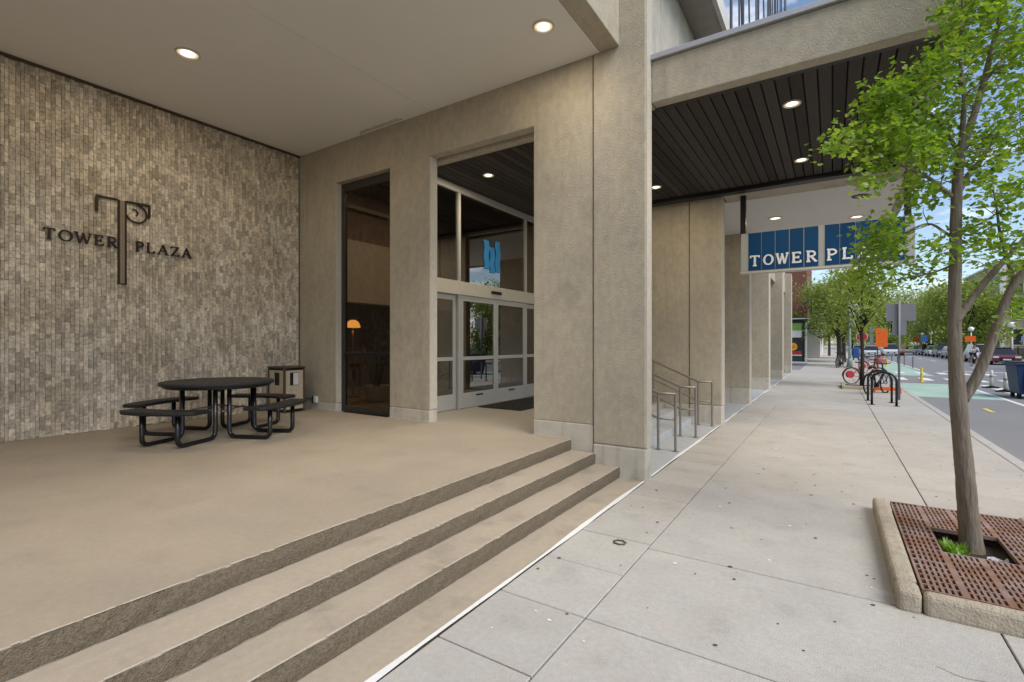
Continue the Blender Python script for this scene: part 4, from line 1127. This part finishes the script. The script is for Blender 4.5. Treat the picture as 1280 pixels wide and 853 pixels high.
# ---- bicycles
def bicycle(col, label, loc, ang, group, basket=False, disc=None):
    t = thing('bicycle', label, 'bicycle', (0, 0, 0), group)
    rr = .33
    for xw, nm in ((0, 'rear_wheel'), (1.08, 'front_wheel')):
        w_ = MB().tube([(xw+rr*math.cos(2*PI*i/28), 0, rr+.005+rr*math.sin(2*PI*i/28)) for i in range(28)], .024, 8, closed=True).build(nm, RUBBER, t, smooth=True)
        m = MB().tube([(xw+(rr-.03)*math.cos(2*PI*i/28), 0, rr+(rr-.03)*math.sin(2*PI*i/28)) for i in range(28)], .010, 6, closed=True); m.build('rim', ALU, w_)
        m = MB()
        for i in range(14):
            a = 2*PI*i/14; m.tube([(xw, .02*(-1)**i, rr), (xw+(rr-.03)*math.cos(a), 0, rr+(rr-.03)*math.sin(a))], .0025, 3)
        m.tube([(xw, -.05, rr), (xw, .05, rr)], .022, 8); m.build('spokes', ALU, w_)
    if disc:
        MB().lathe([(.02, -.045), (.20, -.045), (.20, -.040), (.02, -.040)], (0, 0, 0), 24)
        m = MB(); k = 24
        for yy_ in (-.05, .05):
            m.add([(-.06+.15*math.cos(2*PI*i/k), yy_, rr+.06+.15*math.sin(2*PI*i/k)) for i in range(k)], [list(range(k))])
        m.build('wheel_guard', disc, t)
    f = MB()
    bb_, st_, hd, hd2 = (.46, 0, .29), (.34, 0, .72), (.92, 0, .78), (.96, 0, .62)
    for a, b, r_ in ((bb_, st_, .018), (bb_, hd2, .026), (st_, hd, .02), ((0, .05, rr), bb_, .012), ((0, -.05, rr), bb_, .012), ((0, .05, rr), st_, .010), ((0, -.05, rr), st_, .010), (hd, hd2, .024)):
        f.tube([a, b], r_, 8)
    for s_ in (-.05, .05): f.tube([hd2, (1.0, s_, .52), (1.08, s_, rr)], .014, 6)
    f.build('frame', col, t, smooth=True)
    MB().tube([st_, (.31, 0, .86)], .014, 8).build('seat_post', ALU, t)
    MB().add([(.18, -.09, .87), (.18, .09, .87), (.44, .025, .87), (.44, -.025, .87), (.18, -.10, .92), (.18, .10, .92), (.44, .025, .91), (.44, -.025, .91)],
             [(0, 1, 2, 3), (4, 5, 6, 7), (0, 1, 5, 4), (1, 2, 6, 5), (2, 3, 7, 6), (3, 0, 4, 7)]).build('saddle', RUBBER, t, bevel=.02)
    MB().tube([hd, (.89, 0, 1.0)], .016, 8).tube([(.72, -.30, 1.04), (.84, -.24, 1.03), (.90, -.1, 1.0), (.90, .1, 1.0), (.84, .24, 1.03), (.72, .30, 1.04)], .014, 8).build('handlebar', RUBBER, t, smooth=True)
    MB().tube([(.46, -.07, .29), (.46, .07, .29)], .07, 12).tube([(.46, .08, .29), (.56, .08, .18), (.56, .16, .18)], .012, 6).tube([(.46, -.08, .29), (.36, -.08, .40), (.36, -.16, .40)], .012, 6).build('crank', RUBBER, t)
    m = MB()
    for s_ in range(9):
        a = R(20+s_*18); a2 = a+R(18)
        for xw in (0, 1.08):
            m.add([(xw+.37*math.cos(a), -.03, rr+.37*math.sin(a)), (xw+.37*math.cos(a), .03, rr+.37*math.sin(a)), (xw+.37*math.cos(a2), .03, rr+.37*math.sin(a2)), (xw+.37*math.cos(a2), -.03, rr+.37*math.sin(a2))], [(0, 1, 2, 3)])
    m.build('mudguard', col, t)
    if basket:
        m = MB()
        for i in range(7):
            q = -.16+.32*i/6
            m.box(1.02+.0, 1.03, q-.006, q+.006, .82, 1.02); m.box(1.27, 1.28, q-.006, q+.006, .82, 1.02)
        for zq in (.82, .89, .96, 1.02):
            m.box(1.015, 1.285, -.17, -.16, zq-.006, zq+.006); m.box(1.015, 1.285, .16, .17, zq-.006, zq+.006); m.box(1.015, 1.025, -.16, .16, zq-.006, zq+.006); m.box(1.275, 1.285, -.16, .16, zq-.006, zq+.006)
        m.build('basket', col, t)
    t.location = loc; t.rotation_euler = (0, 0, ang)
    return t
GB = 'bicycles parked along the pavement'
b1 = bicycle(REDP, 'red bicycle with red rear wheel guard and basket by the slim tree', (.68, 24.9, 0), R(28), GB, True, REDP)
b2 = bicycle(BLACKM, 'black bicycle standing just behind the hoop racks', (1.15, 22.6, 0), R(60), GB)
b2.location = (1.02, 20.0, 0); b2.rotation_euler = (0, 0, R(62))
bfar = bicycle(mat('dull bike frame', (.10, .08, .08), .4), 'dull dark bicycle parked at the foot of the grey street lamp', (.3, 40.5, 0), R(75), GB)
dup(bfar, (.75, 40.2, 0), R(110), 'dull bicycle leaning right of the one at the lamp foot', GB)
dup(b1, (1.5, 34.0, 0), R(50), 'farther red bicycle with basket beyond the slim tree', GB)
dup(bfar, (1.45, 37.5, 0), R(80), 'farther dull bicycle between the lamp and the roadwork board', GB)

# blue letter box and such by the bikes
mb = thing('mail_box', 'small blue street box on the far pavement behind the bikes', 'mail box', (2.0, 60, 0))
MB().box(1.7, 2.3, 59.7, 60.3, .2, 1.25).build('box_body', mat('mail blue', (.03, .10, .30), .5), mb, bevel=.1)
MB().box(1.75, 1.85, 59.75, 59.85, 0, .199).box(2.15, 2.25, 59.75, 59.85, 0, .199).build('legs', BLACKM, mb)

# ================================================================== CARS
def car(paint, label, loc, ang, group=None, suv=False):
    t = thing('car', label, 'car', (0, 0, 0), group)
    h = 1.72 if suv else 1.46; L_ = 4.5; hb = .95 if suv else .86
    low = [(-2.25, .32), (-2.22, .70), (-2.05, hb-.02), (-1.0, hb+.02), (1.6, hb+.04), (2.2, hb), (2.25, .62), (2.22, .32)]
    body = MB()
    sect = []
    for y, e in ((-.88, .06), (-.84, 0), (.84, 0), (.88, .06)):
        sect.append([(p[0]*(1-e*.05), y, p[1]-(e*.6 if p[1] > .6 else -e*.5)) for p in low])
    k = len(low)
    vs = [p for s_ in sect for p in s_]
    fs = [(a*k+i, a*k+(i+1) % k, (a+1)*k+(i+1) % k, (a+1)*k+i) for a in range(3) for i in range(k)]+[list(range(k)), list(range(3*k, 4*k))[::-1]]
    body.add(vs, fs).build('body', paint, t, bevel=.05)
    gh = [(-1.35, hb), (-.55, h-.05), (1.35 if not suv else 1.75, h-.04), (2.0 if not suv else 2.15, hb+.03)]
    rf = MB()
    vs = []
    for y in (-1, 1):
        for i, (x, z) in enumerate(gh): vs.append((x, y*(.80 if i in (0, 3) else .62), z))
    rf.add(vs, [(0, 1, 2, 3), (7, 6, 5, 4), (0, 4, 5, 1), (1, 5, 6, 2), (2, 6, 7, 3)]).build('windows', CGLASS, t)
    MB().box(-.62, 1.40 if not suv else 1.8, -.63, .63, h-.06, h).build('roof', paint, t, bevel=.04)
    for x in (.1, 1.15):
        for s_ in (-1, 1):
            MB().add([(x-.04, s_*.83, hb), (x+.04, s_*.83, hb), (x+.04, s_*.65, h-.05), (x-.04, s_*.65, h-.05)], [(0, 1, 2, 3)]).build('pillar', paint, t)
    for x in (-1.4, 1.4):
        for s_ in (-1, 1):
            wl_ = MB().tube([(x, s_*.72, .33), (x, s_*.90, .33)], .33, 18).build('wheel', RUBBER, t)
            MB().tube([(x, s_*.89, .33), (x, s_*.915, .33)], .20, 14).build('rim', ALU, wl_)
    for s_ in (-1, 1):
        MB().box(-2.27, -2.20, s_*.66-.18, s_*.66+.18, .60, .74).build('headlight', LETW, t)
        MB().box(2.20, 2.27, s_*.68-.14, s_*.68+.14, .66, .82).build('tail_light', REDP, t)
    MB().box(-2.275, -2.2, -.42, .42, .40, .58).build('grille', BLACKM, t)
    MB().box(-2.29, -2.276, -.25, .25, .42, .53).build('licence_plate', LETW, t)
    t.location = loc; t.rotation_euler = (0, 0, ang)
    return t
CP = lambda n, c: mat(n, c, .3, var=.02, coat=.6, spec=.5)
WH, DR, BK, SV, BL = CP('white car paint', (.62, .62, .63)), CP('dark red car paint', (.13, .02, .03)), CP('black car paint', (.016, .016, .02)), CP('silver car paint', (.30, .31, .33)), CP('blue grey car paint', (.05, .07, .11))
GC = 'cars parked along the opposite kerb'
rowc = [(DR, 'dark red parked car nearest in the row across the street', False), (WH, 'white parked car behind the dark red one', True), (BK, 'black parked car third from the near end across the street', False),
        (SV, 'silver parked car seen beside the ginkgo trunk', False), (BL, 'blue grey parked car left of the ginkgo trunk', True), (WH, 'small white parked car in the middle of the far row', False),
        (BK, 'black parked car near the far end of the row', True), (SV, 'silver parked car at the far end of the row', False)]
for i, (p_, l_, s_) in enumerate(rowc):
    car(p_, l_, (12.0, 58+6.3*i, -.13), R(90), GC, s_)
car(WH, 'white car driving towards the viewer in the roadway', (6.9, 88, -.13), R(90), None, True)
car(WH, 'white car waiting behind the bikes farther left in the roadway', (4.4, 82, -.13), R(90))
car(SV, 'distant silver car in the left lane behind the blue street box', (3.6, 96, -.13), R(90))

# ================================================================== OPPOSITE SIDE
GL = 'globe lamps along the opposite pavement'
def globe(y, label, board=None):
    t = thing('globe_lamp', label, 'street lamp', (14, y, 0), GL)
    MB().tube([(14, y, 0), (14, y, 3.1)], [.085, .06], 10).lathe([(.16, 0), (.14, .4), (.09, .5)], (14, y, 0), 12).build('lamp_post', PALE, t, smooth=True)
    prof = [(.28*math.sin(PI*i/8)+.001, 3.37-.28*math.cos(PI*i/8)) for i in range(9)]
    MB().lathe(prof, (14, y, 0), 16).build('globe', mat('milky globe', (.85, .85, .82), .4), t, smooth=True)
    MB().lathe([(.13, 3.06), (.10, 3.12)], (14, y, 0), 12).build('collar', BINF, t)
    if board:
        MB().box(13.45, 14.4, y-.10, y-.085, 1.85, 2.55).build('hung_board', board, t)
globe(63.5, 'globe lamp on a pale post nearest, above the dark red parked car')
globe(79.5, 'globe lamp with an orange board hung below it', ORANGE)
globe(100, 'globe lamp just left of the ginkgo trunk')
globe(108, 'globe lamp second left of the ginkgo trunk')
globe(117, 'farthest globe lamp left of the ginkgo trunk')
def pboard(x, y, z0, z1, w_, m_, label):
    t = thing('roadside_board', label, 'sign', (x, y, 0))
    MB().tube([(x, y, 0), (x, y, z1)], .05, 8).build('post', PALE, t)
    MB().box(x-w_/2, x+w_/2, y-.08, y-.06, z0, z1).build('board', m_, t)
pboard(13.6, 121, 1.9, 2.9, 1.1, ORANGE, 'orange board on a post beyond the parked cars')
pboard(13.6, 112, 1.9, 3.0, .9, mat('board blue', (.04, .12, .36), .5), 'blue board on a post beside the globe lamps')
t = thing('roadside_board', 'small blue sign on a teal post by the iron fence', 'sign', (14.2, 60.5, 0))
MB().tube([(14.2, 60.5, 0), (14.2, 60.5, 2.3)], .06, 8).build('post', mat('teal post', (.12, .28, .27), .5), t)
MB().box(13.9, 14.7, 60.4, 60.42, 1.85, 2.3).build('board', mat('pale blue board', (.20, .30, .48), .5), t)
for x, y, l_ in ((11.3, 118, 'orange and white traffic drum by the far parked cars'), (10.8, 124, 'orange traffic drum farthest up the street')):
    t = thing('traffic_drum', l_, 'traffic drum', (x, y, -.13), 'orange traffic drums')
    MB().lathe([(.42, 0), (.42, .06), (.32, .07), (.27, 1.0), (.1, 1.05)], (x, y, -.13), 14).build('drum', ORANGE, t)
    MB().lathe([(.315, .3), (.308, .45)], (x, y, -.13), 14).build('white_band', LETW, t)
    MB().lathe([(.298, .6), (.290, .75)], (x, y, -.13), 14).build('white_band', LETW, t)
fe = thing('iron_fence', 'black iron railing in front of the lawn across the street', 'fence', (17, 60, 0))
m = MB()
for i in range(250):
    y = 40+i*.16; m.box(16.99, 17.01, y, y+.02, .05, 1.15)
tag(m.build('pickets', BLACKM, fe), kind='stuff')
for z in (.15, 1.0): MB().box(16.985, 17.015, 40, 80, z, z+.04).build('rail', BLACKM, fe)
for i in range(17): MB().box(16.95, 17.05, 39.95+i*2.5, 40.05+i*2.5, 0, 1.3).build('fence_post', BLACKM, fe)

def block(name, label, x0, x1, y0, y1, h, wallm, faces, nx, nz, ww, wh, z_first=1.2, z_step=3.2):
    """plain building with real window recess frames on the faces given ('y-','x-','x+')"""
    t = thing(name, label, 'building', ((x0+x1)/2, y0, 0))
    MB().box(x0, x1, y0, y1, -.3, h).build('wall', wallm, t)
    MB().box(x0-.25, x1+.25, y0-.25, y1+.25, h+.002, h+.35).build('cornice', PALE, t)
    for fc in faces:
        a, b = (x0, x1) if fc == 'y-' else (y0, y1)
        for i in range(nx):
            c = a+(b-a)*(i+.5)/nx
            for k in range(nz):
                z = z_first+k*z_step
                if fc == 'y-':
                    w_ = MB().box(c-ww/2-.12, c+ww/2+.12, y0-.10, y0-.001, z-.12, z).box(c-ww/2-.1, c-ww/2, y0-.07, y0-.001, z, z+wh).box(c+ww/2, c+ww/2+.1, y0-.07, y0-.001, z, z+wh).box(c-ww/2-.1, c+ww/2+.1, y0-.08, y0-.001, z+wh, z+wh+.14).build('window', PALE, t)
                    MB().box(c-ww/2, c+ww/2, y0-.03, y0-.002, z, z+wh).build('pane', DARKW, w_)
                else:
                    xf, s_ = (x0, -1) if fc == 'x-' else (x1, 1)
                    A = lambda d_: tuple(sorted((xf+s_*.001, xf+s_*d_)))
                    w_ = MB().box(*A(.10), c-ww/2-.12, c+ww/2+.12, z-.12, z).box(*A(.07), c-ww/2-.1, c-ww/2, z, z+wh).box(*A(.07), c+ww/2, c+ww/2+.1, z, z+wh).box(*A(.08), c-ww/2-.1, c+ww/2+.1, z+wh, z+wh+.14).build('window', PALE, t)
                    MB().box(*A(.03), c-ww/2, c+ww/2, z, z+wh).build('pane', DARKW, w_)
    return t
block('stone_building', 'pinkish stone building with tall windows behind the iron fence', 23.5, 56, 112, 140, 15, PINK, ('y-', 'x-'), 9, 3, 1.3, 2.6, 1.4, 4.2)
block('brick_house', 'brick apartment block across the lawn right of the view', 45, 60, 20, 60, 12, BRICKD, ('x-',), 8, 3, 1.4, 1.8)
for i in range(10):
    MB().box(23.5+3.61*i-.35, 23.5+3.61*i+.35, 111.4, 111.9, 0, 14.5).build('pier', PALE, bpy.data.objects['stone_building']) if i < 10 else None

# brick shop on the left with its corner shopfront
bs = thing('brick_shop', 'dark red brick shop building beyond the side street', 'building', (-6, 52, 0))
MB().box(-16, -1.95, 52.3, 66, 3.9, 11.2).build('upper_wall', BRICKD, bs)
MB().box(-16, -2.6, 52.6, 66, -.2, 3.89).build('shop_core', DARKW, bs)
MB().box(-16.1, -1.85, 52.2, 66.1, 11.203, 11.5).build('coping', PALE, bs)
MB().box(-16, -1.7, 52.0, 66, 3.55, 3.88).build('fascia_board', BLACKM, bs)
MB().box(-16, -1.6, 51.9, 66, 3.885, 3.98).build('ledge', PALE, bs)
MB().box(-2.02, -1.90, 52.0, 52.12, -.1, 3.54).build('corner_post', PALE, bs)
MB().box(-2.30, -2.10, 52.0, 52.15, -.1, 3.54).build('dark_post', BLACKM, bs)
MB().box(-5.2, -2.31, 52.03, 52.1, -.1, .52).build('stall_riser', mat('dark teal riser', (.02, .05, .05), .5), bs)
MB().box(-5.2, -2.31, 52.02, 52.1, .53, .62).build('sill', PALE, bs)
MB().box(-5.2, -2.31, 52.05, 52.1, .63, .95).build('red_panel', REDP, bs)
MB().box(-5.2, -2.31, 52.06, 52.1, .96, 2.2).build('shop_window', DARKW, bs)
MB().box(-5.2, -2.31, 52.05, 52.1, 2.21, 2.85).build('pale_band', PALE, bs)
MB().box(-5.2, -2.31, 52.04, 52.1, 2.86, 3.54).build('green_band', mat('shop green', (.16, .33, .06), .6), bs)
k = 24
MB().prism([(-3.02+.36*math.cos(2*PI*i/k), 1.36+.36*math.sin(2*PI*i/k)) for i in range(k)], 'y', 52.02, 52.055).build('round_emblem', mat('amber disc', (.75, .33, .02), .5), bs)
MB().prism([(-3.02+.15*math.cos(2*PI*i/k), 1.36+.15*math.sin(2*PI*i/k)) for i in range(k)], 'y', 52.01, 52.019).build('emblem_centre', mat('amber centre', (.45, .18, .01), .5), bs)
for i in range(5):
    y = 53.6+i*2.5
    w_ = MB().box(-1.949, -1.87, y-.1, y+1.3, 5.4, 5.5).box(-1.949, -1.87, y-.1, y+1.3, 7.3, 7.45).build('window', PALE, bs)
    MB().box(-1.949, -1.93, y, y+1.2, 5.5, 7.3).build('pane', DARKW, w_)
MB().add([(-1.9, 54, 2.9), (-1.9, 60, 2.9), (-.8, 60, 2.2), (-.8, 54, 2.2), (-1.9, 54, 2.82), (-1.9, 60, 2.82), (-.8, 60, 2.05), (-.8, 54, 2.05)],
         [(0, 1, 2, 3), (7, 6, 5, 4), (0, 4, 5, 1), (1, 5, 6, 2), (2, 6, 7, 3), (3, 7, 4, 0)]).build('awning', mat('dark awning', (.04, .025, .03), .8), bs)
shrub = thing('roof_plant', 'yellow green shrub growing above the shop ledge', 'plant', (-3.1, 52.15, 4))
m = MB()
for k in range(260):
    p = Vector((-3.2+random.gauss(0, .45), 52.1+random.gauss(0, .12), 4.05+abs(random.gauss(0, .28))))
    d = Vector((random.gauss(0, 1), random.gauss(0, 1), random.gauss(0, 1))).normalized()*.1
    e = d.cross(Vector((0, .3, 1))).normalized()*.05
    m.add([p-d, p+e, p+d, p-e], [(0, 1, 2, 3)])
m.build('foliage', LEAF2, shrub)
bl = thing('blade_sign', 'black vertical blade sign with red, yellow and green squares on the brick shop', 'sign', (-1.4, 58, 4.6))
MB().box(-1.85, -1.05, 58.0, 58.18, 4.6, 7.0).build('sign_case', BLACKM, bl)
for k, (c_, z) in enumerate((('red', 6.35), ('pale', 5.85), ('yellow', 5.30), ('green', 4.78))):
    MB().box(-1.68, -1.22, 57.98, 57.999, z, z+.40).build('colour_square', {'red': REDP, 'pale': mat('sign pale', (.35, .45, .45), .6), 'yellow': mat('sign yellow', (.55, .55, .12), .6), 'green': mat('sign green', (.10, .36, .15), .6)}[c_], bl)
block('white_shop', 'low white rendered shop beyond the brick building', -14, -1.2, 70, 96, 6.0, PALE, ('y-', 'x+'), 6, 1, 1.6, 1.7, 3.3)
t = bpy.data.objects['white_shop']
MB().box(-1.19, -.2, 72, 84, 2.5, 2.65).build('awning', BLACKM, t)
block('far_house', 'pale far house at the end of the left pavement', -14, -2.5, 100, 118, 7.5, mat('far house wall', (.45, .42, .38), .9), ('y-', 'x+'), 5, 2, 1.2, 1.5)
up = thing('utility_pole', 'thin wooden utility pole beyond the white shop', 'pole', (-.3, 78, 0))
MB().tube([(-.3, 78, 0), (-.3, 78, 10)], [.16, .11], 10).build('pole', BARKD, up)
MB().box(-1.2, .6, 77.95, 78.07, 9.0, 9.15).build('crossarm', BARKD, up)
rw = thing('roof_rods', 'row of thin upright and slanted metal rods above the canopy roof', 'screen', (-1.2, 10, 5.3))
yq = 6.9
while yq < 19:
    l_ = random.random()
    sl_ = random.uniform(.15, .5) if l_ < .22 else random.uniform(-.04, .04)
    x_ = -1.15+random.uniform(-.06, .06)
    MB().tube([(x_, yq, 5.25), (x_, yq-sl_*3, 11.5)], .014, 5).build('rod', mat('dark rod', (.10, .10, .11), .5, metal=.3), rw)
    yq += random.uniform(.22, .62)
for z in (5.27,):
    MB().box(-1.25, -1.05, 6.6, 19, z-.02, z).build('rod_base', GREYS, rw)

# ================================================================== CYCLIST
def skin(name, pts, edges, rad, m_, parent, lvl=2, root=0):
    me = bpy.data.meshes.new(name); me.from_pydata([tuple(p) for p in pts], edges, []); me.materials.append(m_)
    o = link(name, me, parent)
    sk = o.modifiers.new('skin', 'SKIN'); sk.use_smooth_shade = True
    lay = me.skin_vertices[0] if me.skin_vertices else None
    if lay is None:
        me.attributes.new if False else None
    for i, r_ in enumerate(rad):
        me.skin_vertices[0].data[i].radius = (r_, r_)
        me.skin_vertices[0].data[i].use_root = (i == root)
    s_ = o.modifiers.new('sub', 'SUBSURF'); s_.levels = lvl; s_.render_levels = lvl
    return o
cb_ = bicycle(BLACKM, 'black bicycle being ridden up the street across from the dark red car', (9.4, 53.3, -.13), R(-82), None)
cyc = thing('person', 'cyclist in a pale shirt and dark shorts riding a bicycle', 'person', (9.4, 53.3, -.13))
cyc.rotation_euler = (0, 0, R(-82))
def body():
    pts = [(.34, 0, .98), (.40, 0, 1.18), (.50, 0, 1.42), (.55, 0, 1.52), (.58, 0, 1.58),      # pelvis, waist, chest, neck, skull base
           (.50, .19, 1.42), (.66, .23, 1.20), (.80, .24, 1.06), (.50, -.19, 1.42), (.66, -.23, 1.20), (.80, -.24, 1.06),
           (.36, .10, .95), (.62, .11, .68), (.52, .13, .27), (.64, .13, .20), (.36, -.10, .95), (.58, -.11, .82), (.40, -.13, .42), (.52, -.13, .37)]
    ed = [(0, 1), (1, 2), (2, 3), (3, 4), (2, 5), (5, 6), (6, 7), (2, 8), (8, 9), (9, 10), (0, 11), (11, 12), (12, 13), (13, 14), (0, 15), (15, 16), (16, 17), (17, 18)]
    rad = [.13, .13, .15, .06, .055, .06, .042, .036, .06, .042, .036, .085, .065, .042, .035, .085, .065, .042, .035]
    return pts, ed, rad
p_, e_, r_ = body()
def addskin(name, idx, grow, m_):
    mp_ = {j: i for i, j in enumerate(idx)}
    ed = [(mp_[a], mp_[b]) for a, b in e_ if a in mp_ and b in mp_]
    me = bpy.data.meshes.new(name); me.from_pydata([p_[j] for j in idx], ed, []); me.materials.append(m_)
    o = bpy.data.objects.new(name, me); COL.objects.link(o); o.parent = cyc
    o.modifiers.new('skin', 'SKIN').use_smooth_shade = True
    dat = me.skin_vertices[0].data
    for i, j in enumerate(idx):
        rr = r_[j]*grow; dat[i].radius = (rr, rr); dat[i].use_root = (i == 0)
    s_ = o.modifiers.new('sub', 'SUBSURF'); s_.levels = 1; s_.render_levels = 1
    return o
addskin('body', list(range(19)), 1.0, SKIN)
addskin('shirt', [0, 1, 2, 5, 6, 8, 9], 1.32, SHIRT)
addskin('shorts', [0, 11, 12, 15, 16], 1.25, SHORTS)
MB().lathe([(.001, -.12), (.065, -.10), (.085, -.03), (.09, .04), (.07, .10), (.001, .12)], (.62, 0, 1.68), 14).build('head', SKIN, None, smooth=True).parent = cyc
MB().lathe([(.11, 0), (.115, .04), (.09, .10), (.001, .14)], (.61, 0, 1.70), 14).build('helmet', BLACKM, None, smooth=True).parent = cyc
